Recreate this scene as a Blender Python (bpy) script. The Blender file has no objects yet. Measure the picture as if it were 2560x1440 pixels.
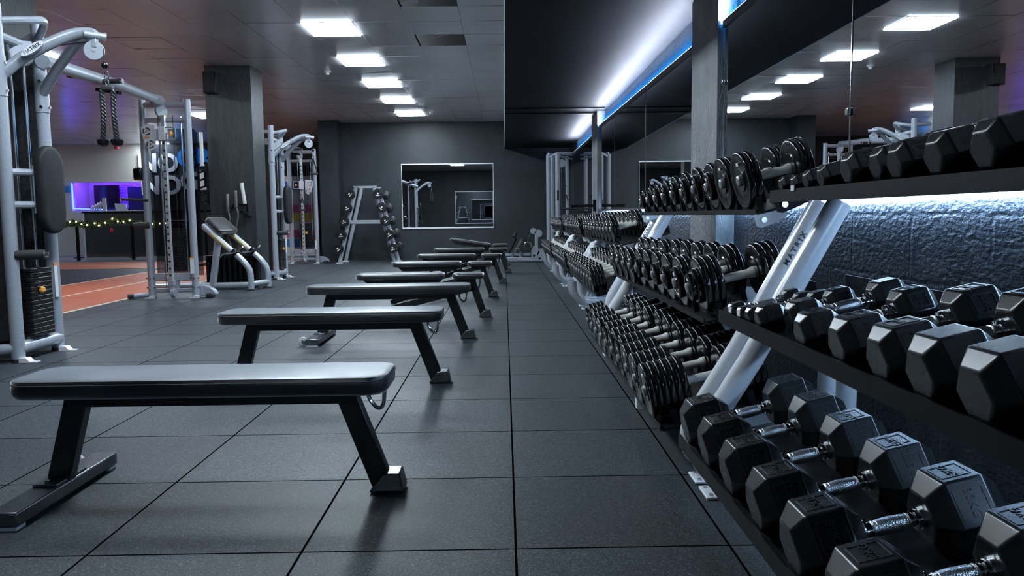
import bpy, bmesh, math, random
from mathutils import Vector, Matrix
random.seed(7)
V = Vector; PI = math.pi; rad = math.radians
S = bpy.context.scene
C = S.collection
# ---------------------------------------------------------------- camera
cam_d = bpy.data.cameras.new('camera'); cam = bpy.data.objects.new('camera', cam_d); C.objects.link(cam)
cam_d.sensor_width = 36.0; cam_d.lens = 1950.0/2560.0*36.0; cam_d.clip_start = 0.05; cam_d.clip_end = 200
pt, yw, rl = 0.0925, 0.0088, 0.0125
fw = V((math.sin(yw)*math.cos(pt), math.cos(yw)*math.cos(pt), -math.sin(pt)))
r0 = V((math.cos(yw), -math.sin(yw), 0)); d0 = fw.cross(r0)
rt = math.cos(rl)*r0 + math.sin(rl)*d0; dn = -math.sin(rl)*r0 + math.cos(rl)*d0
m = Matrix((rt, -dn, -fw)).transposed().to_4x4(); m.translation = V((0, 0, 1.0))
cam.matrix_world = m
S.camera = cam
# ---------------------------------------------------------------- world and exposure
w = bpy.data.worlds.new('world'); S.world = w; w.use_nodes = True
w.node_tree.nodes['Background'].inputs[0].default_value = (0.55, 0.68, 0.9, 1)
w.node_tree.nodes['Background'].inputs[1].default_value = 0.03
vs = S.view_settings
vs.view_transform = 'Standard'; vs.look = 'None'; vs.gamma = 1.0; vs.use_curve_mapping = False
vs.exposure = 0.32
PANEL = 58.0          # radiance of the ceiling panels
LED_W = 380.0          # white strip light on the mirror trim
LED_B = 330.0           # blue strip light against the wall
# ---------------------------------------------------------------- materials
MATS = {}
def mat(name, col=(0.5, 0.5, 0.5), rough=0.5, metal=0.0, emit=None, es=0.0, spec=0.5, coat=0.0):
    if name in MATS: return MATS[name]
    M = bpy.data.materials.new(name); M.use_nodes = True
    b = M.node_tree.nodes['Principled BSDF']
    b.inputs['Base Color'].default_value = (*col, 1); b.inputs['Roughness'].default_value = rough
    b.inputs['Metallic'].default_value = metal; b.inputs['Specular IOR Level'].default_value = spec
    b.inputs['Coat Weight'].default_value = coat; b.inputs['Coat Roughness'].default_value = 0.15
    if emit:
        b.inputs['Emission Color'].default_value = (*emit, 1); b.inputs['Emission Strength'].default_value = es
    MATS[name] = M
    return M
def nodes(M): return M.node_tree.nodes, M.node_tree.links, M.node_tree.nodes['Principled BSDF']
def noise_mat(name, c1, c2, scale, rough=0.5, metal=0.0, bump=0.0, bscale=None, spec=0.5, detail=4, coat=0.0, rvar=0.0, stretch=(1, 1, 1), bdist=0.01):
    """principled with a noise-driven colour and bump, in object coordinates"""
    M = mat(name, c1, rough, metal, spec=spec, coat=coat); N, L, b = nodes(M)
    tc = N.new('ShaderNodeTexCoord'); mp = N.new('ShaderNodeMapping'); mp.inputs['Scale'].default_value = stretch
    L.new(tc.outputs['Object'], mp.inputs[0])
    n = N.new('ShaderNodeTexNoise'); n.inputs['Scale'].default_value = scale; n.inputs['Detail'].default_value = detail
    L.new(mp.outputs[0], n.inputs['Vector'])
    r = N.new('ShaderNodeValToRGB'); r.color_ramp.elements[0].position = 0.35; r.color_ramp.elements[1].position = 0.68
    r.color_ramp.elements[0].color = (*c1, 1); r.color_ramp.elements[1].color = (*c2, 1)
    L.new(n.outputs['Fac'], r.inputs[0]); L.new(r.outputs[0], b.inputs['Base Color'])
    if rvar:
        mr = N.new('ShaderNodeMapRange'); mr.inputs['To Min'].default_value = rough-rvar; mr.inputs['To Max'].default_value = rough+rvar
        L.new(n.outputs['Fac'], mr.inputs[0]); L.new(mr.outputs[0], b.inputs['Roughness'])
    if bump:
        n2 = N.new('ShaderNodeTexNoise'); n2.inputs['Scale'].default_value = bscale or scale; n2.inputs['Detail'].default_value = 6
        L.new(mp.outputs[0], n2.inputs['Vector'])
        bp = N.new('ShaderNodeBump'); bp.inputs['Strength'].default_value = bump; bp.inputs['Distance'].default_value = bdist
        L.new(n2.outputs['Fac'], bp.inputs['Height']); L.new(bp.outputs[0], b.inputs['Normal'])
    return M
def floor_mat():
    M = mat('rubber_floor', (0.04, 0.045, 0.05), 0.5, spec=0.3); N, L, b = nodes(M)
    tc = N.new('ShaderNodeTexCoord'); mp = N.new('ShaderNodeMapping')
    mp.inputs['Location'].default_value = (-0.022, -0.333, 0)
    L.new(tc.outputs['Object'], mp.inputs[0])
    br = N.new('ShaderNodeTexBrick'); br.offset = 0.0; br.inputs['Scale'].default_value = 1.0
    br.inputs['Brick Width'].default_value = 0.645; br.inputs['Row Height'].default_value = 0.645
    br.inputs['Mortar Size'].default_value = 0.0042; br.inputs['Mortar Smooth'].default_value = 0.15
    br.inputs['Color1'].default_value = (0.82, 0.82, 0.82, 1); br.inputs['Color2'].default_value = (1.12, 1.12, 1.12, 1)
    br.inputs['Mortar'].default_value = (0.03, 0.03, 0.03, 1)
    L.new(mp.outputs[0], br.inputs['Vector'])
    vo = N.new('ShaderNodeTexVoronoi'); vo.inputs['Scale'].default_value = 300.0
    L.new(tc.outputs['Object'], vo.inputs['Vector'])
    sp = N.new('ShaderNodeSeparateColor'); L.new(vo.outputs['Color'], sp.inputs[0])
    ra = N.new('ShaderNodeValToRGB'); e = ra.color_ramp.elements
    e[0].position = 0.0; e[0].color = (0.006, 0.008, 0.010, 1); e[1].position = 1.0; e[1].color = (0.125, 0.145, 0.162, 1)
    e2 = ra.color_ramp.elements.new(0.8); e2.color = (0.042, 0.051, 0.058, 1)
    L.new(sp.outputs[0], ra.inputs[0])
    ns = N.new('ShaderNodeTexNoise'); ns.inputs['Scale'].default_value = 1.3; ns.inputs['Detail'].default_value = 5
    L.new(tc.outputs['Object'], ns.inputs['Vector'])
    mr = N.new('ShaderNodeMapRange'); mr.inputs['To Min'].default_value = 0.7; mr.inputs['To Max'].default_value = 1.3
    L.new(ns.outputs['Fac'], mr.inputs[0])
    m1 = N.new('ShaderNodeMix'); m1.data_type = 'RGBA'; m1.blend_type = 'MULTIPLY'; m1.inputs['Factor'].default_value = 1
    L.new(ra.outputs[0], m1.inputs['A']); L.new(br.outputs['Color'], m1.inputs['B'])
    m2 = N.new('ShaderNodeMix'); m2.data_type = 'RGBA'; m2.blend_type = 'MULTIPLY'; m2.inputs['Factor'].default_value = 1
    L.new(m1.outputs['Result'], m2.inputs['A']); L.new(mr.outputs[0], m2.inputs['B'])
    L.new(m2.outputs['Result'], b.inputs['Base Color'])
    sv = N.new('ShaderNodeMapRange'); sv.inputs['To Min'].default_value = 0.34; sv.inputs['To Max'].default_value = 0.0
    L.new(br.outputs['Fac'], sv.inputs[0]); L.new(sv.outputs[0], b.inputs['Specular IOR Level'])
    bp = N.new('ShaderNodeBump'); bp.inputs['Strength'].default_value = 0.35; bp.inputs['Distance'].default_value = 0.002
    ad = N.new('ShaderNodeMath'); ad.operation = 'MULTIPLY_ADD'; ad.inputs[1].default_value = -4.0
    L.new(br.outputs['Fac'], ad.inputs[0]); L.new(sp.outputs[1], ad.inputs[2])
    L.new(ad.outputs[0], bp.inputs['Height']); L.new(bp.outputs[0], b.inputs['Normal'])
    return M
def block_mat():
    """black painted concrete blocks, rough"""
    M = mat('painted_blocks', (0.020, 0.025, 0.033), 0.40, spec=0.5); N, L, b = nodes(M)
    tc = N.new('ShaderNodeTexCoord'); mp = N.new('ShaderNodeMapping'); mp.inputs['Rotation'].default_value = (0, rad(90), rad(90))
    sw = N.new('ShaderNodeCombineXYZ'); se = N.new('ShaderNodeSeparateXYZ')
    L.new(tc.outputs['Object'], se.inputs[0]); L.new(se.outputs['Y'], sw.inputs['X']); L.new(se.outputs['Z'], sw.inputs['Y'])
    br = N.new('ShaderNodeTexBrick'); br.offset = 0.5; br.inputs['Scale'].default_value = 1
    br.inputs['Brick Width'].default_value = 0.5; br.inputs['Row Height'].default_value = 0.25
    br.inputs['Mortar Size'].default_value = 0.014; br.inputs['Mortar Smooth'].default_value = 0.9
    nd = N.new('ShaderNodeTexNoise'); nd.inputs['Scale'].default_value = 14; L.new(tc.outputs['Object'], nd.inputs['Vector'])
    vm = N.new('ShaderNodeVectorMath'); vm.operation = 'MULTIPLY_ADD'; vm.inputs[1].default_value = (0.03, 0.03, 0); L.new(nd.outputs['Color'], vm.inputs[0]); L.new(sw.outputs[0], vm.inputs[2]); L.new(vm.outputs[0], br.inputs['Vector'])
    n1 = N.new('ShaderNodeTexNoise'); n1.inputs['Scale'].default_value = 45; n1.inputs['Detail'].default_value = 8
    st = N.new('ShaderNodeMapping'); st.inputs['Scale'].default_value = (1, 0.7, 1.3)
    L.new(tc.outputs['Object'], st.inputs[0]); L.new(st.outputs[0], n1.inputs['Vector'])
    n2 = N.new('ShaderNodeTexNoise'); n2.inputs['Scale'].default_value = 9; n2.inputs['Detail'].default_value = 6
    s2 = N.new('ShaderNodeMapping'); s2.inputs['Scale'].default_value = (1, 0.12, 2.6)
    L.new(tc.outputs['Object'], s2.inputs[0]); L.new(s2.outputs[0], n2.inputs['Vector'])
    a1 = N.new('ShaderNodeMath'); a1.operation = 'MULTIPLY_ADD'; a1.inputs[1].default_value = 0.4
    L.new(n2.outputs['Fac'], a1.inputs[0]); L.new(n1.outputs['Fac'], a1.inputs[2])
    a2 = N.new('ShaderNodeMath'); a2.operation = 'MULTIPLY_ADD'; a2.inputs[1].default_value = -0.22
    L.new(br.outputs['Fac'], a2.inputs[0]); L.new(a1.outputs[0], a2.inputs[2])
    bp = N.new('ShaderNodeBump'); bp.inputs['Strength'].default_value = 1.0; bp.inputs['Distance'].default_value = 0.008
    L.new(a2.outputs[0], bp.inputs['Height']); L.new(bp.outputs[0], b.inputs['Normal'])
    return M
def knurl_mat():
    M = mat('knurled_chrome', (0.7, 0.71, 0.73), 0.3, 1.0); N, L, b = nodes(M)
    tc = N.new('ShaderNodeTexCoord'); ck = N.new('ShaderNodeTexVoronoi'); ck.inputs['Scale'].default_value = 420
    bp = N.new('ShaderNodeBump'); bp.inputs['Strength'].default_value = 0.6; bp.inputs['Distance'].default_value = 0.001
    L.new(tc.outputs['Object'], ck.inputs['Vector']); L.new(ck.outputs['Distance'], bp.inputs['Height']); L.new(bp.outputs[0], b.inputs['Normal'])
    return M
def tint_glass(name, col, rough=0.03):
    M = bpy.data.materials.new(name); M.use_nodes = True; N = M.node_tree.nodes; L = M.node_tree.links
    N.remove(N['Principled BSDF']); o = N['Material Output']
    t = N.new('ShaderNodeBsdfTransparent'); t.inputs[0].default_value = (*col, 1)
    g = N.new('ShaderNodeBsdfGlossy'); g.inputs['Roughness'].default_value = rough
    f = N.new('ShaderNodeFresnel'); f.inputs['IOR'].default_value = 1.45
    x = N.new('ShaderNodeMixShader'); L.new(f.outputs[0], x.inputs[0]); L.new(t.outputs[0], x.inputs[1]); L.new(g.outputs[0], x.inputs[2])
    L.new(x.outputs[0], o.inputs[0]); return M
SILVER = noise_mat('silver_powder_coat', (0.33, 0.36, 0.41), (0.37, 0.40, 0.45), 60, 0.34, 0.2, coat=0.35)
RACKM = noise_mat('pale_silver_rack', (0.68, 0.70, 0.74), (0.72, 0.74, 0.78), 60, 0.3, 0.05, coat=0.4)
WHITEM = mat('white_powder_coat', (0.74, 0.76, 0.8), 0.35, 0.1, coat=0.2)
BLACKM = noise_mat('black_steel', (0.004, 0.0045, 0.0055), (0.009, 0.0095, 0.011), 12, 0.45, rvar=0.08, spec=0.15)
DARKM = mat('matte_black', (0.012, 0.012, 0.014), 0.6)
RUBBER = noise_mat('black_rubber', (0.006, 0.0068, 0.008), (0.013, 0.0145, 0.017), 14, 0.27, rvar=0.06, spec=0.7)
MARKM = mat('raised_rubber_marking', (0.03, 0.033, 0.037), 0.3)
PLATEM = noise_mat('black_urethane', (0.004, 0.004, 0.0045), (0.007, 0.007, 0.008), 20, 0.3, coat=1.0, spec=0.04)
PLATEM.node_tree.nodes['Principled BSDF'].inputs['Coat Roughness'].default_value = 0.15
CHROME = mat('chrome', (0.8, 0.81, 0.83), 0.12, 1.0)
KNURL = knurl_mat()
GRIPM = noise_mat('satin_steel_grip', (0.60, 0.60, 0.57), (0.70, 0.70, 0.66), 50, 0.5, 0.15)
HUBM = mat('satin_hub', (0.5, 0.51, 0.53), 0.35, 0.8)
PADV = noise_mat('dark_pad_vinyl', (0.010, 0.011, 0.013), (0.016, 0.017, 0.02), 6, 0.6, bump=0.15, bscale=60, bdist=0.003, spec=0.2)
VINYL = noise_mat('black_vinyl', (0.008, 0.0085, 0.010), (0.022, 0.023, 0.026), 9, 0.38, bump=0.25, bscale=9, rvar=0.1, stretch=(0.5, 1, 1), bdist=0.006, spec=0.75)
VINYL.node_tree.nodes['Principled BSDF'].inputs['Sheen Weight'].default_value = 1.0; VINYL.node_tree.nodes['Principled BSDF'].inputs['Sheen Roughness'].default_value = 0.35
FOAM = mat('black_foam', (0.02, 0.02, 0.023), 0.65)
STITCH = mat('stitching', (0.05, 0.055, 0.06), 0.6)
ORANGE = mat('orange_knob', (0.85, 0.36, 0.05), 0.35)
REDM = mat('red_plastic', (0.5, 0.02, 0.03), 0.4)
LABELW = mat('white_label', (0.75, 0.76, 0.78), 0.5)
LABELO = mat('orange_label', (0.9, 0.3, 0.05), 0.5)
INK = mat('dark_ink', (0.03, 0.03, 0.035), 0.5)
WALLD = noise_mat('dark_wall_paint', (0.011, 0.0145, 0.019), (0.020, 0.026, 0.033), 2.2, 0.5, bump=0.15, bscale=30, bdist=0.004)
CONC = noise_mat('board_marked_concrete', (0.016, 0.018, 0.021), (0.034, 0.038, 0.043), 3.0, 0.45, bump=0.9, bscale=22, stretch=(6, 6, 0.8), bdist=0.012)
CONCR = noise_mat('rough_painted_pillar', (0.15, 0.16, 0.172), (0.24, 0.25, 0.265), 6.0, 0.5, bump=1.0, bscale=40, stretch=(2, 1, 0.7), bdist=0.012)
SOFF = noise_mat('soffit_paint', (0.019, 0.020, 0.023), (0.024, 0.025, 0.028), 1.2, 0.6, bump=0.06, bscale=4, spec=0.08)
BLOCK = block_mat()
UPPER = noise_mat('upper_wall_paint', (0.028, 0.034, 0.042), (0.045, 0.055, 0.068), 5, 0.55, bump=0.7, bscale=26, bdist=0.012)
FLOORM = floor_mat()
CEILM = noise_mat('metal_ceiling_tile', (0.68, 0.69, 0.71), (0.78, 0.79, 0.81), 0.9, 0.24, 0.3, bump=0.12, bscale=3.0, bdist=0.01)
VOIDM = mat('ceiling_void', (0.004, 0.004, 0.005), 0.9)
MIRROR = mat('mirror_silver', (0.72, 0.75, 0.78), 0.0, 1.0)
WHITEP = mat('white_wall_paint', (0.56, 0.54, 0.50), 0.6)
TRIMG = mat('grey_trim', (0.10, 0.105, 0.115), 0.45, 0.4)
WHITET = mat('white_trim', (0.7, 0.72, 0.75), 0.4)
PANELM = mat('light_diffuser', (0.9, 0.9, 0.9), 0.5, emit=(0.76, 0.89, 1.0), es=PANEL)
LEDW = mat('white_led', (0.9, 0.9, 0.9), 0.5, emit=(0.78, 0.85, 1.0), es=LED_W)
LEDU = mat('cool_white_led', (0.9, 0.9, 0.9), 0.5, emit=(0.42, 0.66, 1.0), es=75.0)
LEDB = mat('blue_led', (0.1, 0.4, 0.9), 0.5, emit=(0.0, 0.33, 1.0), es=LED_B)
# ---------------------------------------------------------------- mesh helpers
def NB(): return bmesh.new()
def bx(bm, c, s, M=None):
    bmesh.ops.create_cube(bm, size=1.0, matrix=Matrix.Translation(V(c)) @ (M.to_4x4() if M else Matrix.Identity(4)) @ Matrix.Diagonal((*s, 1)))
    return bm
def box2(bm, a, b): return bx(bm, [(a[i]+b[i])/2 for i in range(3)], [abs(b[i]-a[i]) for i in range(3)])
def frame_of(d, up=(0, 0, 1)):
    d = V(d).normalized(); up = V(up)
    if abs(d.dot(up)) > 0.98: up = V((1, 0, 0)) if abs(d.x) < 0.9 else V((0, 1, 0))
    s = d.cross(up).normalized(); u = s.cross(d).normalized()
    return d, s, u
def bar(bm, p0, p1, w_, h_, up=(0, 0, 1)):
    p0, p1 = V(p0), V(p1); d, s, u = frame_of(p1-p0, up)
    M = Matrix((s, d, u)).transposed()
    return bx(bm, (p0+p1)/2, (w_, (p1-p0).length, h_), M)
def cyl(bm, p0, p1, r, r2=None, n=16):
    p0, p1 = V(p0), V(p1); d, s, u = frame_of(p1-p0)
    M = Matrix((s, u, -d)).transposed().to_4x4() if False else Matrix((u, -s, d)).transposed().to_4x4()
    M.translation = (p0+p1)/2
    bmesh.ops.create_cone(bm, cap_ends=True, segments=n, radius1=r, radius2=r if r2 is None else r2, depth=(p1-p0).length, matrix=M)
    return bm
def spath(pts, k=6):
    pts = [V(p) for p in pts]; out = []
    P = [pts[0]*2-pts[1]] + pts + [pts[-1]*2-pts[-2]]
    for i in range(1, len(P)-2):
        a, b, c, d = P[i-1:i+3]
        for j in range(k):
            t = j/k
            out.append(0.5*((2*b)+(c-a)*t+(2*a-5*b+4*c-d)*t*t+(3*b-a-3*c+d)*t**3))
    out.append(pts[-1]); return out
def tube(bm, pts, r, n=10, r2=None, up=(0, 0, 1), closed=False):
    """sweep of an (oval) section; r across, r2 along the up side"""
    pts = [V(p) for p in pts]; r2 = r2 or r; rings = []; N_ = len(pts); up = V(up)
    for i, p in enumerate(pts):
        if closed: d = pts[(i+1) % N_]-pts[i-1]
        else: d = pts[min(i+1, N_-1)]-pts[max(i-1, 0)]
        d, s, u = frame_of(d, up); up = u
        rings.append([bm.verts.new(p+s*r*math.cos(2*PI*k/n)+u*r2*math.sin(2*PI*k/n)) for k in range(n)])
    for i in range(N_ if closed else N_-1):
        a, b = rings[i], rings[(i+1) % N_]
        for k in range(n): bm.faces.new((a[k], a[(k+1) % n], b[(k+1) % n], b[k]))
    if not closed: bm.faces.new(rings[0][::-1]); bm.faces.new(rings[-1])
    return bm
def lathe(bm, prof, o=(0, 0, 0), ax=(1, 0, 0), n=24, start=0.0):
    d, s, u = frame_of(ax); o = V(o); rings = []
    for h, r in prof:
        rings.append([bm.verts.new(o+d*h+(s*math.cos(start+2*PI*k/n)+u*math.sin(start+2*PI*k/n))*max(r, 1e-4)) for k in range(n)])
    for a, b in zip(rings, rings[1:]):
        for k in range(n): bm.faces.new((a[k], a[(k+1) % n], b[(k+1) % n], b[k]))
    bm.faces.new(rings[0][::-1]); bm.faces.new(rings[-1])
    return bm
def prism(bm, pts, o, ux, uy, d):
    o, ux, uy, d = V(o), V(ux), V(uy), V(d)
    a = [bm.verts.new(o+ux*x+uy*y) for x, y in pts]; b = [bm.verts.new(v.co+d) for v in a]
    bm.faces.new(a[::-1]); bm.faces.new(b); n = len(a)
    for k in range(n): bm.faces.new((a[k], a[(k+1) % n], b[(k+1) % n], b[k]))
    return bm
def rrect(w_, h_, r, n=5):
    r = max(min(r, w_/2-1e-4, h_/2-1e-4), 1e-4); out = []
    for cx, cy, a0 in ((w_/2-r, h_/2-r, 0), (-w_/2+r, h_/2-r, 90), (-w_/2+r, -h_/2+r, 180), (w_/2-r, -h_/2+r, 270)):
        for k in range(n+1):
            a = rad(a0+90*k/n); out.append((cx+r*math.cos(a), cy+r*math.sin(a)))
    return out
def cushion(bm, L_, W_, T_, rc, M=None, soft=0.02, n=6):
    """upholstered pad: rounded outline, soft upper edge, base at z=0"""
    M = M or Matrix.Identity(4); rings = []
    for ins, z in ((0.014, 0), (0.003, 0.012), (0, 0.02), (0, T_-soft), (soft*0.3, T_-soft*0.35), (soft, T_-0.002), (soft*2.2, T_)):
        rings.append([bm.verts.new(M @ V((x, y, z))) for x, y in rrect(L_-2*ins, W_-2*ins, rc-ins, n)])
    for a, b in zip(rings, rings[1:]):
        for k in range(len(a)): bm.faces.new((a[k], a[(k+1) % len(a)], b[(k+1) % len(a)], b[k]))
    bm.faces.new(rings[0][::-1]); bm.faces.new(rings[-1]); return bm
def ball(bm, c, r, n=10, sc=(1, 1, 1)):
    bmesh.ops.create_uvsphere(bm, u_segments=n, v_segments=max(6, n*2//3), radius=r, matrix=Matrix.Translation(V(c)) @ Matrix.Diagonal((*sc, 1))); return bm
def obj(name, bm, m_, parent=None, bev=0.0, seg=2, ang=35, flat=False, loc=None):
    bmesh.ops.recalc_face_normals(bm, faces=bm.faces[:])
    me = bpy.data.meshes.new(name); bm.to_mesh(me); bm.free()
    if not flat:
        me.shade_smooth(); me.set_sharp_from_angle(angle=rad(ang))
    me.materials.append(m_)
    o = bpy.data.objects.new(name, me); C.objects.link(o)
    if parent: o.parent = parent
    if loc: o.location = loc
    if bev:
        md = o.modifiers.new('bevel', 'BEVEL'); md.width = bev; md.segments = seg; md.limit_method = 'ANGLE'; md.angle_limit = rad(40)
        md.harden_normals = False
    return o
def text(name, s, size, m_, parent, o, ux, uy, ext=0.0015, align='CENTER', bold=0.0):
    cu = bpy.data.curves.new(name, 'FONT'); cu.body = s; cu.size = size; cu.extrude = ext; cu.align_x = align; cu.align_y = 'CENTER'; cu.offset = bold; cu.resolution_u = 3
    t = bpy.data.objects.new(name, cu); C.objects.link(t); dg = bpy.context.evaluated_depsgraph_get()
    me = bpy.data.meshes.new_from_object(t.evaluated_get(dg)); bpy.data.objects.remove(t)
    me.materials.clear(); me.materials.append(m_)
    ob = bpy.data.objects.new(name, me); C.objects.link(ob); ob.parent = parent
    ux, uy = V(ux).normalized(), V(uy).normalized(); M = Matrix((ux, uy, ux.cross(uy))).transposed().to_4x4(); M.translation = V(o)
    ob.matrix_local = M; return ob
def tag(o, label=None, cat=None, group=None, kind=None):
    if label: o['label'] = label
    if cat: o['category'] = cat
    if group: o['group'] = group
    if kind: o['kind'] = kind
    return o
def thing(name, label, cat, loc=(0, 0, 0), rz=0.0, group=None):
    o = bpy.data.objects.new(name, None); C.objects.link(o); o.empty_display_size = 0.1
    o.location = loc; o.rotation_euler = (0, 0, rz); return tag(o, label, cat, group)
def struct(name, bm, m_, parent=None, **k): return tag(obj(name, bm, m_, parent, **k), kind='structure')
def dup(o, parent=None):
    c = o.copy(); C.objects.link(c); c.parent = parent
    for ch in list(o.children):
        dup(ch, c)
    return c
ORD = ['nearest', 'second', 'third', 'fourth', 'fifth', 'sixth', 'seventh', 'eighth', 'ninth', 'tenth', 'eleventh', 'twelfth', 'thirteenth', 'fourteenth']
# ================================================================ SETTING
YB, ZC, XM, XW, ZS = 18.5, 3.2, 1.47, 1.56, 2.57
bm = NB(); box2(bm, (-20, -1.3, -0.1), (1.75, 27, 0)); floor = struct('floor', bm, FLOORM, flat=True)
# running track and hall floor beyond, laid as thin sheets on the floor
TRACK = noise_mat('orange_track', (0.50, 0.125, 0.055), (0.60, 0.16, 0.075), 3, 0.5, bump=0.1, bscale=200, bdist=0.002)
CREAM = mat('cream_line', (0.72, 0.66, 0.5), 0.5)
HALLF = noise_mat('grey_hall_floor', (0.13, 0.14, 0.16), (0.18, 0.19, 0.21), 1.2, 0.3)
def sheet(bm, pts, z0, z1):
    prism(bm, pts, (0, 0, z0), (1, 0, 0), (0, 1, 0), (0, 0, z1-z0))
def offs(pts, d):
    return [(x+d*n[0], y+d*n[1]) for (x, y), n in zip(pts, NRM)]
edge = [(-4.79, 2.5), (-4.79, 8.0), (-4.82, 12.0), (-4.86, 18.95)]
NRM = []
for i in range(len(edge)):
    a, b = edge[max(i-1, 0)], edge[min(i+1, len(edge)-1)]
    t = V((b[0]-a[0], b[1]-a[1], 0)).normalized(); NRM.append((-t.y, t.x))
bm = NB(); far = offs(edge, 2.08)
for i in range(len(edge)-1): sheet(bm, [edge[i], edge[i+1], far[i+1], far[i]], 0.0, 0.004)
trk = struct('floor_track', bm, TRACK, flat=True)
bm = NB()
for d in (0.0, 1.03, 2.03):
    a, b = offs(edge, d), offs(edge, d+0.05)
    for i in range(len(edge)-1): sheet(bm, [a[i], a[i+1], b[i+1], b[i]], 0.0, 0.006)
struct('floor_track_line', bm, CREAM, trk, flat=True)
bm = NB(); sheet(bm, [(-16, 16.3), (-6.5, 16.3), (-6.5, 18.9), (-16, 18.9)], 0, 0.004); trk2 = struct('floor_track_far', bm, TRACK, flat=True)
bm = NB()
for y in (16.3, 17.4, 18.8): sheet(bm, [(-16, y), (-6.5, y), (-6.5, y+0.06), (-16, y+0.06)], 0, 0.006)
struct('floor_track_line', bm, CREAM, trk2, flat=True)
bm = NB(); sheet(bm, [(-20, 18.95), (-5.2, 18.95), (-5.2, 27), (-20, 27)], 0, 0.004); struct('floor_hall', bm, HALLF, flat=True)
# metal tile ceiling, two tiles missing
TX, TY = 0.613, 0.634
holes = {(-1, 2), (-1, -1)}
LROW = [(-3, k) for k in (-9, -6, -3, 1, 4, 7, 10, 13)]
LIGHTS = LROW + [(-10, 3), (-10, 13), (-16, 22), (-23, 16)]  # last panel is added out of sight to brighten the reception wall
bm = NB()
def tile_xy(i, j): return (-0.456+TX*i, 8.445+TY*j)
for i in range(-31, 1):
    for j in range(-16, 25):
        x, y = tile_xy(i, j); x1, y1 = x+TX-0.004, y+TY-0.004
        if (i, j) in holes or (i, j) in LIGHTS: continue
        x1 = min(x1, 0.028)
        if x1 <= x or (x > -4.3 and y > 18.6): continue
        vs_ = [bm.verts.new((px, py, ZC+random.uniform(-0.0028, 0.0028))) for px, py in ((x, y), (x1, y), (x1, y1), (x, y1))]
        bm.faces.new(vs_[::-1])
ceil = struct('ceiling', bm, CEILM, flat=True)
bm = NB(); box2(bm, (-20, -1.3, 3.6), (1.75, 27, 3.7)); struct('ceiling_void', bm, VOIDM, ceil, flat=True)
bm = NB()
for i in range(-32, 2): box2(bm, (-0.458+TX*i-0.004, -1.2, ZC+0.02), (-0.458+TX*i+0.004, 24, ZC+0.05))
struct('ceiling_runner', bm, DARKM, ceil, flat=True)
# loose tile hanging in the farther hole, shelf pieces in the nearer one
x, y = tile_xy(-1, 2)
bm = NB(); bx(bm, (0, 0, 0), (0.40, 0.5, 0.006), Matrix.Rotation(rad(-12), 3, 'Y') @ Matrix.Rotation(rad(16), 3, 'X') @ Matrix.Rotation(rad(-12), 3, 'Z'))
tag(obj('ceiling_tile', bm, CEILM, loc=(x+0.44, y+0.28, ZC+0.085), flat=True), 'loose grey metal ceiling tile hanging askew in the farther open ceiling hole', 'ceiling tile')
x, y = tile_xy(-1, -1)
bm = NB(); bx(bm, (0, 0, 0), (0.2, 0.56, 0.006), Matrix.Rotation(rad(5), 3, 'Y'))
tag(obj('ceiling_tile', bm, CEILM, loc=(x+0.11, y+0.29, ZC+0.03), flat=True), 'narrow grey metal tile left in the nearer open ceiling hole', 'ceiling tile')
# soffit over the mirrors
bm = NB(); box2(bm, (0.03, -1.3, ZS), (1.75, YB, ZC+0.3)); soff = struct('ceiling_soffit', bm, SOFF, flat=True)
bm = NB(); box2(bm, (0.022, -1.3, ZS-0.004), (0.03, YB, ZC)); struct('trim_1', bm, WHITET, flat=True)
bm = NB(); box2(bm, (0.04, 11.62, ZS-0.02), (1.5, 11.72, ZS)); box2(bm, (0.04, 12.2, ZS-0.02), (1.5, 12.3, ZS)); struct('ceiling_beam', bm, BLACKM, soff, flat=True)
# walls
bm = NB(); box2(bm, (XW, -1.3, 0), (XW+0.2, YB, 1.2)); wrt = struct('wall_right', bm, BLOCK, flat=True)
bm = NB(); box2(bm, (XW, -1.3, 1.2), (XW+0.2, YB, ZS)); struct('wall_right_upper', bm, UPPER, wrt, flat=True)
bm = NB(); box2(bm, (-4.2, YB, 0), (1.75, YB+0.25, ZC+0.3)); struct('wall_back', bm, WALLD, flat=True)
bm = NB(); box2(bm, (-4.2, 18.0, 0), (-3.77, YB+0.2, ZC)); struct('wall_pilaster', bm, WALLD, flat=True)
bm = NB(); box2(bm, (-4.2, YB+0.25, 0), (-3.9, 24, ZC+0.3)); struct('wall_passage', bm, WALLD, flat=True)
bm = NB(); box2(bm, (-20, -1.5, 0), (1.75, -1.3, ZC+0.4)); struct('wall_front', bm, WALLD, flat=True)
bm = NB(); box2(bm, (-20.2, -1.5, 0), (-20, 27, ZC+0.4)); struct('wall_left', bm, WALLD, flat=True)
# pillars
def pillar(name, a, b, mm):
    bm = NB(); box2(bm, a, b); return struct(name, bm, mm, flat=True)
pillar('pillar_left', (-4.29, 11.5, 0), (-3.63, 12.05, ZC), CONC)
pillar('pillar_right', (XM-0.035, 5.30, 0), (XW+0.05, 6.02, ZS), CONCR)
pillar('pillar_right_far', (XM-0.035, 12.05, 0), (XW+0.05, 12.8, ZS), CONCR)
pillar('pillar_near_left', (-4.6, 6.3, 0), (-3.98, 6.9, ZC), CONC)
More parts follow.
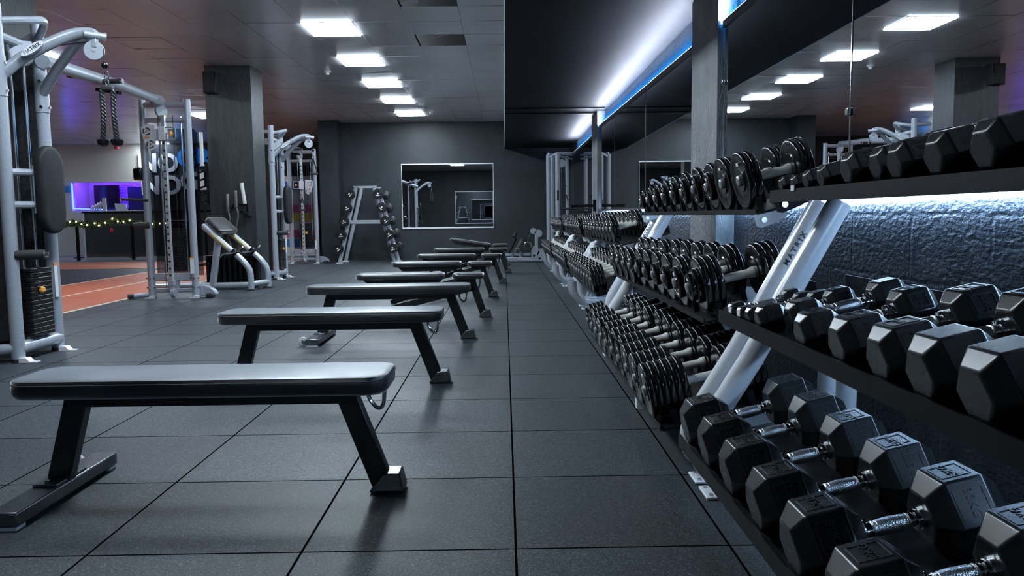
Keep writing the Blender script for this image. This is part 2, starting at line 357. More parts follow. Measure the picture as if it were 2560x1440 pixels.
# wall mirrors, trim and strip lights along the right wall
def mpanel(y0, y1, z0, za, zb, label):
    bm = NB(); prism(bm, [(y0+0.003, z0), (y1-0.003, z0), (y1-0.003, zb), (y0+0.003, za)], (XM, 0, 0), (0, 1, 0), (0, 0, 1), (0.012, 0, 0))
    return tag(obj('wall_mirror', bm, MIRROR, flat=True), label, 'mirror', 'mirror panels on the right wall')
ZT = lambda y: 2.215 if y < 5.6 else 2.23+0.075*(y-6.05)/5.95 if y < 12.05 else 2.25
for y0, y1, lb in ((-1.25, 1.36, 'large wall mirror panel beside the camera, above the nearest dumbbell rack'),
                   (1.36, 3.34, 'large wall mirror panel right of the vertical mirror joint, above the hex dumbbells'),
                   (3.34, 5.26, 'large wall mirror panel between the rough pillar and the first vertical joint'),
                   (6.06, 8.14, 'large wall mirror panel directly behind the rough pillar, above round dumbbells'),
                   (8.14, 10.4, 'middle wall mirror panel between the near and far wall pillars'),
                   (10.4, 12.01, 'wall mirror panel next to the far wall pillar'),
                   (12.85, 16.5, 'farthest wall mirror panel beside the tall cable crossover')):
    mpanel(y0, y1, 1.07, ZT(y0+0.01), ZT(y1-0.01), lb)
n_ = 2
for y0, y1 in ((-1.25, 5.27), (6.03, 12.03), (12.82, 16.5)):
    bm = NB()
    prism(bm, [(y0, ZT(y0+.02)), (y1, ZT(y1-.02)), (y1, ZT(y1-.02)+0.035), (y0, ZT(y0+.02)+0.035)], (XM-0.012, 0, 0), (0, 1, 0), (0, 0, 1), (0.05, 0, 0))
    tr = struct('trim_%d' % n_, bm, TRIMG, flat=True); n_ += 1
    bm = NB(); prism(bm, [(y0+.02, ZT(y0+.02)+0.036), (y1-.02, ZT(y1-.02)+0.036), (y1-.02, ZT(y1-.02)+0.040), (y0+.02, ZT(y0+.02)+0.040)], (XM-0.006, 0, 0), (0, 1, 0), (0, 0, 1), (0.014, 0, 0))
    fin = NB(); prism(fin, [(y0+.02, ZT(y0+.02)+0.035), (y1-.02, ZT(y1-.02)+0.035), (y1-.02, ZT(y1-.02)+0.066), (y0+.02, ZT(y0+.02)+0.066)], (XM+0.012, 0, 0), (0, 1, 0), (0, 0, 1), (0.003, 0, 0)); prism(fin, [(y0, ZT(y0+.02)+0.03), (y1, ZT(y1-.02)+0.03), (y1, ZT(y1-.02)+0.044), (y0, ZT(y0+.02)+0.044)], (XM-0.012, 0, 0), (0, 1, 0), (0, 0, 1), (0.003, 0, 0)); struct('trim_channel', fin, TRIMG, tr, flat=True)  # added fin shades the wall from the white strip, added lip hides it
    tag(obj('led_strip', bm, LEDW, flat=True), {2: 'white LED strip glowing on top of the nearest mirror trim', 3: 'white LED strip glowing on mirror trim between the two wall pillars', 4: 'white LED strip glowing above the farthest mirror'}[n_-1], 'light strip', 'strip lights above the mirrors')
    bm = NB(); prism(bm, [(y0+.02, ZT(y0+.02)+0.040), (y1-.02, ZT(y1-.02)+0.040), (y1-.02, ZT(y1-.02)+0.065), (y0+.02, ZT(y0+.02)+0.065)], (XM+0.016, 0, 0), (0, 1, 0), (0, 0, 1), (0.003, 0, 0))
    cap = NB(); prism(cap, [(y0+.02, ZT(y0+.02)+0.066), (y1-.02, ZT(y1-.02)+0.066), (y1-.02, ZT(y1-.02)+0.069), (y0+.02, ZT(y0+.02)+0.069)], (XM+0.012, 0, 0), (0, 1, 0), (0, 0, 1), (0.010, 0, 0)); struct('trim_cap', cap, TRIMG, tr, flat=True)  # added cap keeps the blue strip's light off the soffit
    tag(obj('led_strip', bm, LEDB, flat=True), {2: 'blue LED strip behind the top of the nearest mirror', 3: 'blue LED strip behind mirror top between the two wall pillars', 4: 'blue LED strip behind the top of the farthest mirror'}[n_-1], 'light strip', 'blue strip lights behind the mirrors')
    if y0 < 12:
        bm = NB(); box2(bm, (XW-0.035, y0+.03, 1.040 if y0 < 2 else 1.060), (XW-0.02, y1-.03, 1.052 if y0 < 2 else 1.07))
        tag(obj('led_strip', bm, LEDU, flat=True), {2: 'white LED strip under the nearest mirror, lighting the block wall', 3: 'white LED strip under the mirror between the two wall pillars'}[n_-1], 'light strip', 'strip lights under the mirrors')
        bm = NB(); box2(bm, (XM-0.004, y0, 1.052), (XM+0.05, y1, 1.07)); struct('trim_%d' % (n_+3), bm, TRIMG, flat=True)
for k, y in enumerate((3.34, 8.14, 10.4)):
    bm = NB(); box2(bm, (XM-0.003, y-0.003, 1.07), (XM+0.004, y+0.003, ZT(y)-0.002)); struct('trim_%d' % (10+k), bm, TRIMG if k else CHROME, flat=True)
for y, lb in ((3.34, 'small bright mirror clip on the joint above the hex dumbbells'), (5.255, 'small bright mirror clip beside the rough pillar')):
    bm = NB(); bx(bm, (0, 0, 0), (0.016, 0.03, 0.035)); tag(obj('mirror_clip', bm, CHROME, loc=(XM-0.01, y, 1.42 if y < 4 else 1.86), bev=0.004), lb, 'mirror clip')
# back wall mirror with bright rails
t = thing('framed_mirror', 'wide wall mirror with white rails on the dark back wall', 'mirror', (-1.32, YB, 1.48))
bm = NB(); box2(bm, (-1.07, -0.014, -0.735), (1.07, -0.002, 0.735)); obj('glass', bm, MIRROR, t, flat=True)
for z, hgt in ((0.745, 0.012), (-0.745, 0.016)):
    bm = NB(); box2(bm, (-1.08, -0.03, z-hgt), (1.08, -0.001, z+hgt)); obj('rail', bm, WHITEM, t)
for sx in (-1.073, 1.073):
    bm = NB(); box2(bm, (sx-0.006, -0.02, -0.74), (sx+0.006, -0.001, 0.74)); obj('side_rail', bm, WHITEM, t)
t = thing('framed_mirror', 'white framed mirror on the wall behind the camera, seen in the back mirror', 'mirror', (-1.45, -1.3, 1.42))
bm = NB(); box2(bm, (-0.9, 0.002, -0.76), (0.9, 0.014, 0.76)); obj('glass', bm, MIRROR, t, flat=True)
for a, b in (((-0.93, 0, 0.75), (0.93, 0.03, 0.79)), ((-0.93, 0, -0.79), (0.93, 0.03, -0.75)), ((-0.93, 0, -0.76), (-0.895, 0.03, 0.76)), ((0.895, 0, -0.76), (0.93, 0.03, 0.76))):
    bm = NB(); box2(bm, a, b); obj('rail', bm, WHITEM, t)
# ceiling lights
for k, (i, j) in enumerate(LIGHTS):
    x, y = tile_xy(i, j)
    if (i, j) in LROW:
        q = len(LROW)-1-LROW.index((i, j))
        lb = ['square LED ceiling panel at the far end of the row, nearest the back wall', 'square LED ceiling panel, second from the far end of the row', 'middle square LED ceiling panel of the five in the row',
              'square LED ceiling panel, fourth from the far end of the row', 'square LED ceiling panel, largest of the five in the row'][q] if q < 5 else 'square LED ceiling panel above the benches, out of frame, %s ahead of the camera' % ['', 'seventh', 'eighth', 'ninth'][0 if q < 5 else min(q-5, 3)] if q > 5 else 'square LED ceiling panel just above the top of the photo'
        if q > 5: lb = {6: 'square LED ceiling panel above the second bench', 7: 'square LED ceiling panel above the nearest bench'}[q]
    else:
        lb = {(-10, 3): 'LED ceiling panel seen between the silver arms of the left cable machine', (-10, 13): 'LED ceiling panel left of the left pillar', (-16, 22): 'LED ceiling panel in front of the white reception wall', (-23, 16): 'LED ceiling panel hidden behind the left cable machine'}[(i, j)]
    t = thing('ceiling_light', lb, 'ceiling light', (x+TX/2, y+TY/2, ZC), 0, 'square ceiling panels')
    hw, hh = TX/2-0.004, TY/2-0.004
    bm = NB(); box2(bm, (-hw+0.02, -hh+0.01, -0.014), (hw-0.02, hh-0.01, 0.006)); obj('diffuser', bm, PANELM, t, flat=True)
    bm = NB()
    for a, b in (((-hw, -hh), (hw, -hh+0.01)), ((-hw, hh-0.01), (hw, hh)), ((-hw, -hh+.01), (-hw+0.02, hh-.01)), ((hw-0.02, -hh+.01), (hw, hh-.01))):
        box2(bm, (a[0], a[1], -0.003), (b[0], b[1], 0.012))
    obj('frame', bm, WHITET, t, flat=True)
# smoke detectors
for x, y, lb in ((-2.63, 12.0, 'white round smoke detector on the ceiling left of the light row'), (-1.5, 16.6, 'white round smoke detector at the far end of the ceiling')):
    t = thing('smoke_detector', lb, 'smoke detector', (x, y, ZC), 0, 'smoke detectors')
    bm = NB(); lathe(bm, [(0.0, 0.055), (-0.02, 0.055), (-0.03, 0.045)], ax=(0, 0, 1), n=20); obj('base', bm, WHITET, t)
    bm = NB(); lathe(bm, [(-0.03, 0.03), (-0.055, 0.03), (-0.062, 0.018)], ax=(0, 0, 1), n=16); obj('sensor', bm, WHITET, t)
#@@SETTING_END
# ================================================================ BENCHES
def wheel_part(t, x, y, z=0.036):
    bm = NB(); lathe(bm, [(-0.012, 0.014), (-0.012, 0.03), (-0.008, 0.036), (0.008, 0.036), (0.012, 0.03), (0.012, 0.014)], (x, y, z), (0, 1, 0), 20)
    wv = obj('wheel', bm, WHEELM, t)
    bm = NB(); cyl(bm, (x, y-0.016, z), (x, y+0.016, z), 0.012, n=10); obj('wheel_hub', bm, CHROME, wv)
WHEELM = mat('clear_grey_wheel', (0.5, 0.52, 0.55), 0.25)
PLATEP = mat('brushed_foot_plate', (0.5, 0.52, 0.55), 0.32, 0.6)
def bench_foot(t, x0):
    """front foot: bevelled metal cap at the end of the leg"""
    bm = NB()
    prism(bm, [(x0-0.03, 0.006), (x0+0.10, 0.006), (x0+0.085, 0.075), (x0+0.02, 0.075)], (0, -0.05, 0), (1, 0, 0), (0, 0, 1), (0, 0.1, 0)); obj('foot_block', bm, FOOTM, t, bev=0.006)
    bm = NB(); bx(bm, (x0+0.035, 0, 0.004), (0.10, 0.085, 0.008)); obj('foot_pad', bm, FOAM, t)
FOOTM = noise_mat('worn_foot_metal', (0.13, 0.14, 0.15), (0.2, 0.21, 0.225), 9, 0.27, 0.85)
LEGM = noise_mat('satin_black_tube', (0.010, 0.011, 0.013), (0.017, 0.018, 0.02), 8, 0.36, 0.2)
def handle_loop(t, x, z=0.385):
    bm = NB(); tube(bm, spath([(x-0.02, 0.03, z), (x-0.01, 0.03, z-0.05), (x+0.02, 0.03, z-0.085), (x+0.04, 0.03, z-0.07), (x+0.045, 0.03, z-0.02), (x+0.045, 0.03, z+0.01)], 4), 0.008, 8)
    obj('carry_handle', bm, CHROME, t)
def cross_foot(t, x, ya, yb):
    bm = NB(); box2(bm, (x-0.05, ya, 0.012), (x+0.05, yb, 0.062)); obj('cross_foot', bm, FOOTM, t, bev=0.007)
    for y in (ya, yb):
        s_ = 1 if y == yb else -1
        bm = NB(); bx(bm, (x, y-s_*0.03, 0.006), (0.085, 0.05, 0.012)); obj('foot_pad', bm, WHITEM, t)
        wheel_part(t, x-0.085, y-s_*0.06); bm = NB(); cyl(bm, (x-0.09, y-s_*0.06, 0.036), (x-0.03, y-s_*0.06, 0.036), 0.006, n=8) if False else bar(bm, (x-0.085, y-s_*0.04, 0.036), (x-0.04, y-s_*0.04, 0.036), 0.012, 0.016); obj('wheel_bracket', bm, FOOTM, t)
def flat_bench(label, x, y, rz=0.0):
    t = thing('flat_bench', label, 'bench', (x, y, 0), rz, 'black workout benches in a row')
    bm = NB(); cushion(bm, 1.32, 0.30, 0.068, 0.075, Matrix.Translation((0, 0, 0.385)), 0.010); obj('seat', bm, VINYL, t, ang=50)
    bm = NB()
    for z in (0.4365,): tube(bm, [(px, py, z) for px, py in rrect(1.321, 0.301, 0.0755, 6)], 0.0022, 5, closed=True)
    obj('seat_seam', bm, STITCH, t)
    bm = NB(); bar(bm, (-0.50, 0, 0.358), (0.52, 0, 0.358), 0.075, 0.05); obj('frame_beam', bm, LEGM, t, bev=0.006)
    bm = NB(); bar(bm, (0.49, 0, 0.372), (0.615, 0, 0.03), 0.055, 0.075, (1, 0, 0)); obj('leg', bm, LEGM, t, bev=0.006)
    bm = NB(); bar(bm, (-0.475, 0, 0.372), (-0.56, 0, 0.062), 0.055, 0.08, (1, 0, 0)); obj('leg', bm, LEGM, t, bev=0.006)
    bm = NB(); bx(bm, (-0.565, 0, 0.067), (0.085, 0.2, 0.01)); obj('base_plate', bm, FOOTM, t, bev=0.002)
    bm = NB()
    for sy in (-0.08, 0.08): cyl(bm, (-0.565, sy, 0.07), (-0.565, sy, 0.082), 0.009, n=6)
    obj('bolt', bm, CHROME, t)
    cross_foot(t, -0.565, -0.34, 0.32)
    bench_foot(t, 0.60); handle_loop(t, 0.58)
    bm = NB(); lathe(bm, [(-0.002, 0.012), (0.003, 0.012)], (0.555+0.032, -0.0, 0.2), (0.94, 0, 0.34), 12); obj('bolt_cap', bm, CHROME, t)
    return t
flat_bench('nearest flat black bench, its left cross foot cut by the frame edge', -1.075, 2.80)
flat_bench('second flat black bench from the camera, between two other flat benches', -1.035, 4.66)
flat_bench('third flat black bench from the camera, its clear transport wheels visible', -0.945, 6.36)
def adjustable_bench(label, x, y, w_=1.25, back=0.0):
    t = thing('adjustable_bench', label, 'bench', (x, y, 0), 0, 'black workout benches in a row')
    L1, L2 = 0.86*w_/1.25, 0.31*w_/1.25
    xb = -w_/2+L1/2; xs = w_/2-L2/2
    Mb = Matrix.Translation((xb, 0, 0.392)) if not back else Matrix.Translation((w_/2-L2-0.03, 0, 0.392)) @ Matrix.Rotation(back, 4, 'Y') @ Matrix.Translation((-L1/2, 0, 0))
    bm = NB(); cushion(bm, L1, 0.29, 0.06, 0.07, Mb, 0.02); obj('backrest', bm, VINYL, t, ang=50)
    bm = NB(); cushion(bm, L2, 0.29, 0.055, 0.06, Matrix.Translation((xs, 0, 0.392)), 0.02); obj('seat', bm, VINYL, t, ang=50)
    bm = NB(); prism(bm, [(xb-L1/2+0.06, 0.39), (xb+L1/2-0.02, 0.39), (xb+L1/2-0.06, 0.335), (xb-L1/2+0.12, 0.335)], (0, -0.06, 0), (1, 0, 0), (0, 0, 1), (0, 0.12, 0))
    if back:
        M2 = Mb @ Matrix.Translation((-xb, 0, -0.392)); bmesh.ops.transform(bm, matrix=M2, verts=bm.verts[:])
    obj('back_frame', bm, LEGM, t, bev=0.005)
    bm = NB(); bx(bm, (xs-0.02, 0, 0.37), (L2*0.6, 0.1, 0.045)); obj('seat_bracket', bm, LEGM, t, bev=0.004)
    xr = w_/2
    bm = NB(); bar(bm, (xr-0.12, 0, 0.36), (xr-0.01, 0, 0.03), 0.05, 0.07, (1, 0, 0)); obj('leg', bm, LEGM, t, bev=0.005)
    bm = NB(); bar(bm, (xr-0.10, 0, 0.30), (-w_/2+0.16, 0, 0.055), 0.05, 0.06); obj('spine', bm, LEGM, t, bev=0.005)
    for sy in (-0.045, 0.045):
        bm = NB(); bar(bm, (xs-0.22, sy, 0.34), (xb-0.1, sy, 0.16), 0.012, 0.045); obj('ladder_rail', bm, BLACKM, t, bev=0.003)
    bm = NB()
    for k in range(5):
        f = k/4; cyl(bm, (xs-0.24-0.42*f*w_/1.25, -0.05, 0.32-0.135*f), (xs-0.24-0.42*f*w_/1.25, 0.05, 0.32-0.135*f), 0.008, n=8)
    obj('ladder_pins', bm, CHROME, t)
    bm = NB(); bar(bm, (xb+0.05, 0, 0.34), (xb-0.02, 0, 0.17), 0.04, 0.04, (1, 0, 0)); obj('support_strut', bm, BLACKM, t, bev=0.003)
    cross_foot(t, -w_/2+0.14, -0.26, 0.26); bench_foot(t, xr-0.03); handle_loop(t, xr-0.09, 0.375)
    return t
adjustable_bench('nearest adjustable black bench with split pad, behind the third flat bench', -0.83, 7.68, 1.25)
adjustable_bench('second adjustable black bench with split pad from the camera', -0.765, 9.6, 1.22)
adjustable_bench('third adjustable black bench with split pad from the camera', -0.665, 11.55, 1.25)
adjustable_bench('fourth adjustable black bench with split pad, before the reclined one', -0.59, 13.6, 1.28)
adjustable_bench('farthest adjustable bench with slightly raised backrest by the back wall', -0.55, 15.6, 1.2, rad(9))
# ================================================================ CABLE MACHINES
SMOKE = tint_glass('smoked_acrylic', (0.42, 0.43, 0.46))
CLEARG = tint_glass('clear_glass', (0.86, 0.89, 0.92))
def weight_stack(t, x, y, z0, n, w_, d_, th=0.03, name='weight_plate'):
    for k in range(n):
        z = z0+k*(th+0.0035)
        bm = NB(); bx(bm, (x, y, z+th/2), (w_, d_, th)); p = obj(name, bm, STACKM, t, bev=0.004)
    return z0+n*(th+0.0035)
STACKM = noise_mat('black_stack_plate', (0.005, 0.005, 0.006), (0.01, 0.01, 0.012), 40, 0.3)
def foot_clip(t, x, y, dx):
    bm = NB(); prism(bm, [(0, 0.0), (0.12, 0.0), (0.12, 0.006), (0.075, 0.008), (0.05, 0.035), (0, 0.035)], (x, y-0.03, 0.001), (dx, 0, 0), (0, 0, 1), (0, 0.06, 0)); obj('floor_bracket', bm, WHITEM, t)
def post(t, x, y, z0, z1, r=0.045, cap=True):
    bm = NB(); cyl(bm, (x, y, z0), (x, y, z1), r, n=20); obj('post', bm, SILVER, t)
    bm = NB(); cyl(bm, (x, y, 0.0), (x, y, 0.025), r*1.06, n=20); obj('rubber_foot', bm, FOAM, t)
def pulley(t, c, ax, r, name='pulley'):
    c = V(c); d = V(ax).normalized()
    bm = NB(); lathe(bm, [(-0.016, r*0.3), (-0.016, r), (-0.011, r), (-0.004, r*0.86), (0.004, r*0.86), (0.011, r), (0.016, r), (0.016, r*0.3)], c, d, 28); p = obj(name, bm, SILVER, t)
    bm = NB(); cyl(bm, c-d*0.022, c+d*0.022, 0.012, n=10); obj('axle', bm, HUBM, p)
def knob(t, p, d, r=0.02):
    p, d = V(p), V(d).normalized()
    bm = NB(); lathe(bm, [(0, r*0.5), (0.01, r*0.95), (0.022, r), (0.034, r*0.6)], p, d, 14); obj('selector_knob', bm, ORANGE, t)
def grip(t, a, b, r=0.016, name='grip'):
    a, b = V(a), V(b); d = (b-a).normalized()
    bm = NB(); cyl(bm, a, b, r, n=14); g = obj(name, bm, FOAM, t)
    bm = NB(); cyl(bm, b, b+d*0.018, r*1.15, n=14); obj('end_cap', bm, CHROME, g)
def cable_machine(label, loc, rz, first):
    t = thing('cable_machine', label, 'cable machine', loc, rz, 'silver cable machines')
    ox, oy = -3.49, 5.8
    P = lambda x, y, z: (x-ox, y-oy, z)
    # ---- pulldown tower: two posts A and B, a slim rear post
    post(t, 0, -0.25, 0, 2.5); post(t, 0, 0.25, 0, 2.47); post(t, -0.26, 0.33, 0, 2.35, 0.035)
    post(t, -0.26, -0.33, 0, 2.45, 0.035)
    for y in (-0.25, 0.25): foot_clip(t, 0.03, y-0.02, 1)
    bm = NB(); tube(bm, spath([P(-3.49, 5.55, 2.38), P(-3.36, 5.7, 2.42), P(-3.34, 5.88, 2.45), P(-3.49, 6.05, 2.36)], 6), 0.028, 10); obj('top_loop', bm, SILVER, t)
    bm = NB(); tube(bm, [P(-3.49, 5.55, 2.29), P(-3.49, 6.05, 2.27)], 0.033, 10); obj('top_rail', bm, SILVER, t)
    bm = NB(); tube(bm, [(-0.26, -0.33, 2.4), (0, -0.25, 2.4)], 0.03, 10); tube(bm, [(-0.26, 0.33, 2.32), (0, 0.25, 2.4)], 0.03, 10); obj('top_brace', bm, SILVER, t)
    pulley(t, P(-3.46, 5.78, 2.19), (0.55, -1, 0), 0.075)
    bm = NB(); prism(bm, [(-0.05, 0), (0.05, 0), (0.05, 0.1), (-0.05, 0.1)], P(-3.46, 5.80, 2.2), (1, 0.5, 0), (0, 0, 1), (0, 0.006, 0)); obj('pulley_bracket', bm, SILVER, t)
    # curved arms meeting at the front hub
    A = [P(-3.47, 5.56, 2.02), P(-3.36, 5.62, 2.14), P(-3.2, 5.70, 2.26), P(-3.07, 5.77, 2.335), P(-2.97, 5.8, 2.345), P(-2.93, 5.8, 2.33)]
    bm = NB(); tube(bm, spath(A, 6), 0.03, 14, 0.042, (0.3, -0.2, 1)); arm = obj('curved_arm', bm, SILVER, t)
    bm = NB(); prism(bm, [(0.085*math.cos(2*PI*k/24), 0.026*math.sin(2*PI*k/24)) for k in range(24)], V(A[1])+V((0.085, -0.006, 0.058)), (0.76, 0.26, 0.6), (-0.55, -0.1, 0.83), (0.012, -0.036, 0.0)); obj('brand_badge', bm, WHITEM, arm)
    text('brand_lettering', 'MATRIX', 0.036, INK, arm, V(A[1])+V((0.097, -0.043, 0.058)), (0.76, 0.26, 0.6), (-0.55, -0.1, 0.83), 0.001)
    B = [P(-3.47, 6.04, 1.97), P(-3.33, 5.97, 2.11), P(-3.18, 5.9, 2.23), P(-3.05, 5.84, 2.31), P(-2.95, 5.81, 2.33)]
    bm = NB(); tube(bm, spath(B, 6), 0.036, 14, 0.046, (0.3, 0.2, 1)); obj('curved_arm', bm, SILVER, t)
    for y, z in ((-0.25, 1.93), (0.25, 1.88)):
        bm = NB(); cyl(bm, (0, y, z-0.06), (0, y, z+0.22), 0.051, n=20); sl = obj('arm_collar', bm, SILVER, t)
        for zz in (z-0.02, z+0.17):
            bm = NB(); cyl(bm, (0.02, y-0.055, zz), (0.02, y+0.055, zz), 0.012, n=8); cyl(bm, (-0.02, y, zz), (0.062, y, zz), 0.012, n=8); obj('bolt', bm, CHROME, sl)
    bm = NB(); cyl(bm, P(-2.99, 5.76, 2.335), P(-2.87, 5.82, 2.325), 0.026, n=16); obj('hub', bm, SILVER, t)
    bm = NB(); cyl(bm, P(-2.885, 5.815, 2.325), P(-2.865, 5.825, 2.323), 0.031, n=16); obj('hub_cap', bm, HUBM, t)
    pulley(t, P(-2.945, 5.8, 2.225), (0.25, -1, 0), 0.068)
    bm = NB(); bx(bm, P(-2.945, 5.80, 2.28), (0.05, 0.04, 0.07)); obj('pulley_bracket', bm, SILVER, t, bev=0.004)
    bm = NB(); tube(bm, [P(-2.88, 5.8, 2.24), P(-2.878, 5.8, 2.12)], 0.0035, 6); tube(bm, [P(-3.42, 5.8, 2.24), P(-2.96, 5.8, 2.29)], 0.0035, 6); obj('cable', bm, DARKM, t)
    bm = NB(); ball(bm, P(-2.878, 5.8, 2.12), 0.024, 14); obj('cable_stop', bm, PLATEM, t)
    # pad facing the bench side
    Mp = Matrix.Translation(P(-3.36, 5.80, 1.23)) @ Matrix(((0, 0, 1, 0), (0, 1, 0, 0), (-1, 0, 0, 0), (0, 0, 0, 1)))
    bm = NB(); cushion(bm, 0.64, 0.30, 0.065, 0.148, Mp, 0.02, 8); obj('back_pad', bm, PADV, t, ang=50)
    for z in (1.35, 1.12):
        bm = NB(); tube(bm, [(0, -0.25, z), (0.1, -0.12, z), (0.125, -0.08, z)], 0.027, 10); obj('pad_bracket', bm, SILVER, t)
    bm = NB(); box2(bm, (0.11, -0.12, 1.06), (0.13, 0.12, 1.40)); obj('pad_plate', bm, SILVER, t)
    # foam roller
    bm = NB(); tube(bm, [(0.03, -0.25, 0.765), (0.2, -0.19, 0.765)], 0.036, 14); rr = obj('foam_roller', bm, FOAM, t)
    bm = NB(); tube(bm, [(0.2, -0.19, 0.765), (0.225, -0.182, 0.765)], 0.022, 12); obj('end_cap', bm, CHROME, rr)
    # weight stack, guide rods, shrouds
    zt = weight_stack(t, -0.02, 0.0, 0.16, 15, 0.15, 0.26)
    bm = NB()
    for y in (-0.08, 0.08): cyl(bm, (-0.02, y, 0.1), (-0.02, y, 2.2), 0.011, n=10)
    obj('guide_rod', bm, CHROME, t)
    knob(t, (0.055, -0.02, 0.50), (1, -0.6, 0), 0.024)
    bm = NB(); tube(bm, [(0.06+0.012*math.cos(k*0.9), -0.04-0.012*math.sin(k*0.9)-0.03*math.sin(PI*k/60), 0.66-0.0026*k) for k in range(61)], 0.003, 5); obj('coil_cord', bm, DARKM, t)
    for y in (-0.21, 0.21):
        bm = NB(); box2(bm, (-0.2, y-0.003, 0.15), (-0.03, y+0.003, 2.2)); obj('shroud', bm, SHROUD, t)
    bm = NB(); box2(bm, (-0.24, -0.2, 0.15), (-0.235, 0.2, 2.2)); obj('shroud', bm, SHROUD, t)
    # base
    bm = NB(); tube(bm, spath([(0.0, -0.25, 0.1), (-0.16, -0.3, 0.09), (-0.26, -0.33, 0.08)], 4), 0.04, 12); tube(bm, [(0, -0.25, 0.1), (0, 0.25, 0.1)], 0.05, 12, 0.05); tube(bm, [(0, 0.25, 0.1), (-0.26, 0.33, 0.08)], 0.04, 12); obj('base_frame', bm, SILVER, t)
    lab = NB(); bx(lab, (0.034, 0.217, 0.55), (0.03, 0.022, 0.26), Matrix.Rotation(rad(-45), 3, 'Z')); lo = obj('warning_label', lab, LABELW, t)
    lab = NB(); bx(lab, (0.034, 0.217, 0.672), (0.0315, 0.0235, 0.018), Matrix.Rotation(rad(-45), 3, 'Z')); obj('label_heading', lab, LABELO, lo)
    # ---- crossover beam
    T = lambda x, y, z: (x+4.25-0.76, y-10.01+4.21, z)
    b0, b1 = V((0.03, 0.3, 2.2)), V(T(-4.25, 9.85, 2.47))
    mid = (b0+b1)/2+V((0, 0, 0.02))
    bm = NB(); tube(bm, [b0, b0*0.75+b1*0.25+V((0, 0, 0.01)), mid, b0*0.25+b1*0.75+V((0, 0, 0.01)), b1], 0.052, 16); obj('crossover_beam', bm, SILVER, t)
    bm = NB(); dd = (b1-b0).normalized(); tube(bm, [b1-dd*0.28, b1+dd*0.06], 0.066, 6, 0.066); bs = obj('beam_sleeve', bm, SILVER, t)
    bm = NB(); tube(bm, [b0-dd*0.1, b0+dd*0.12], 0.054, 8); obj('beam_sleeve', bm, SILVER, t)
    pb = b0+(b1-b0)*0.3
    for s_ in (-1, 1):
        q = b0+(b1-b0)*0.32+V((0, 0, 0.03 if s_ < 0 else -0.02))
        bm = NB(); tube(bm, [q, q+V((s_*0.07, 0, 0))], 0.018, 10); obj('grip_stub', bm, SILVER, t)
        grip(t, q+V((s_*0.07, 0, 0)), q+V((s_*0.23, 0, 0)), 0.021, 'pull_up_grip')
    bm = NB(); bar(bm, pb+V((-0.12, 0.3, -0.05)), pb+V((0.14, 0.2, -0.1)), 0.04, 0.03); obj('pull_up_plate', bm, BLACKM, t)
    # ---- adjustable pulley column
    for x in (-4.53, -3.97):
        px, py, _ = T(x, 10.01, 0); post(t, px, py, 0, 2.5)
        foot_clip(t, px+0.05, py-0.05, -1)
        for z in (0.14, 0.26):
            bm = NB(); cyl(bm, (px-0.055, py-0.02, z), (px+0.055, py-0.02, z), 0.011, n=8); cyl(bm, (px, py-0.06, z), (px, py, z), 0.012, n=8); obj('bolt', bm, CHROME, t)
    for z, r_ in ((2.44, 0.038), (2.25, 0.03)):
        bm = NB(); cyl(bm, T(-4.53, 10.01, z), T(-3.97, 10.01, z), r_, n=14); obj('top_rail', bm, SILVER, t)
    for z, hh in ((0.27, 0.1), (0.1, 0.05)):
        bm = NB(); bar(bm, T(-4.53, 10.03, z), T(-3.97, 10.03, z), 0.06, hh); obj('base_rail', bm, SILVER, t, bev=0.01)
    bm = NB(); bar(bm, T(-4.24, 9.93, 0.1), T(-4.24, 9.93, 2.3), 0.05, 0.05, (0, 1, 0)); col = obj('perforated_column', bm, CHROMEB, t, bev=0.004)
    for k in range(22):
        z = 0.3+k*0.087
        bm = NB(); cyl(bm, T(-4.24, 9.904, z), T(-4.24, 9.9, z), 0.014, n=12); obj('peg_hole', bm, DARKM, col)
    s_ = 1 if first else -1
    zc = 2.07 if first else 1.72
    cx_ = T(-4.24, 9.9, zc)
    bm = NB(); bx(bm, cx_, (0.085, 0.09, 0.17)); cg = obj('carriage', bm, WHITEM, t, bev=0.006)
    bm = NB(); tube(bm, [V(cx_)+V((s_*a, -0.03, b)) for a, b in ((0.03, 0.075), (0.15, 0.075), (0.17, 0.055), (0.17, -0.055), (0.15, -0.075), (0.03, -0.075))], 0.009, 8); obj('carriage_handle', bm, SILVER, cg)
    bm = NB(); tube(bm, [V(cx_)+V((s_*0.04, -0.03, 0)), V(cx_)+V((s_*0.1, -0.03, 0))], 0.006, 8); obj('pull_pin', bm, CHROME, cg)
    knob(cg, V(cx_)+V((s_*0.095, -0.03, 0)), (s_, 0, 0), 0.03)
    pp = [(-0.05, 0.15), (0.09, 0.16), (0.1, 0.02), (0.09, -0.16), (0.02, -0.2), (-0.05, -0.13), (-0.105, 0.06), (-0.1, 0.12)]
    bm = NB(); prism(bm, pp, V(cx_)+V((-s_*0.17, -0.02, -0.03)), (s_*0.9, 0, 0), (0, 0, 0.9), (0, 0.012, 0)); pl = obj('pulley_plate', bm, WHITEM, cg, bev=0.003)
    for (a, b) in ((-0.02, 0.06), (0.02, -0.1)):
        c_ = V(cx_)+V((-s_*0.17+s_*a, -0.024, -0.03+b))
        bm = NB()
        for q in range(3):
            a0 = rad(120*q+15); tube(bm, [c_+V((0.042*math.cos(a0+rad(9*i)), 0, 0.042*math.sin(a0+rad(9*i)))) for i in range(10)], 0.007, 6)
        obj('pulley_slot', bm, DARKM, pl)
        bm = NB(); cyl(bm, c_+V((0, -0.006, 0)), c_+V((0, 0.01, 0)), 0.01, n=10); obj('axle', bm, HUBM, pl)
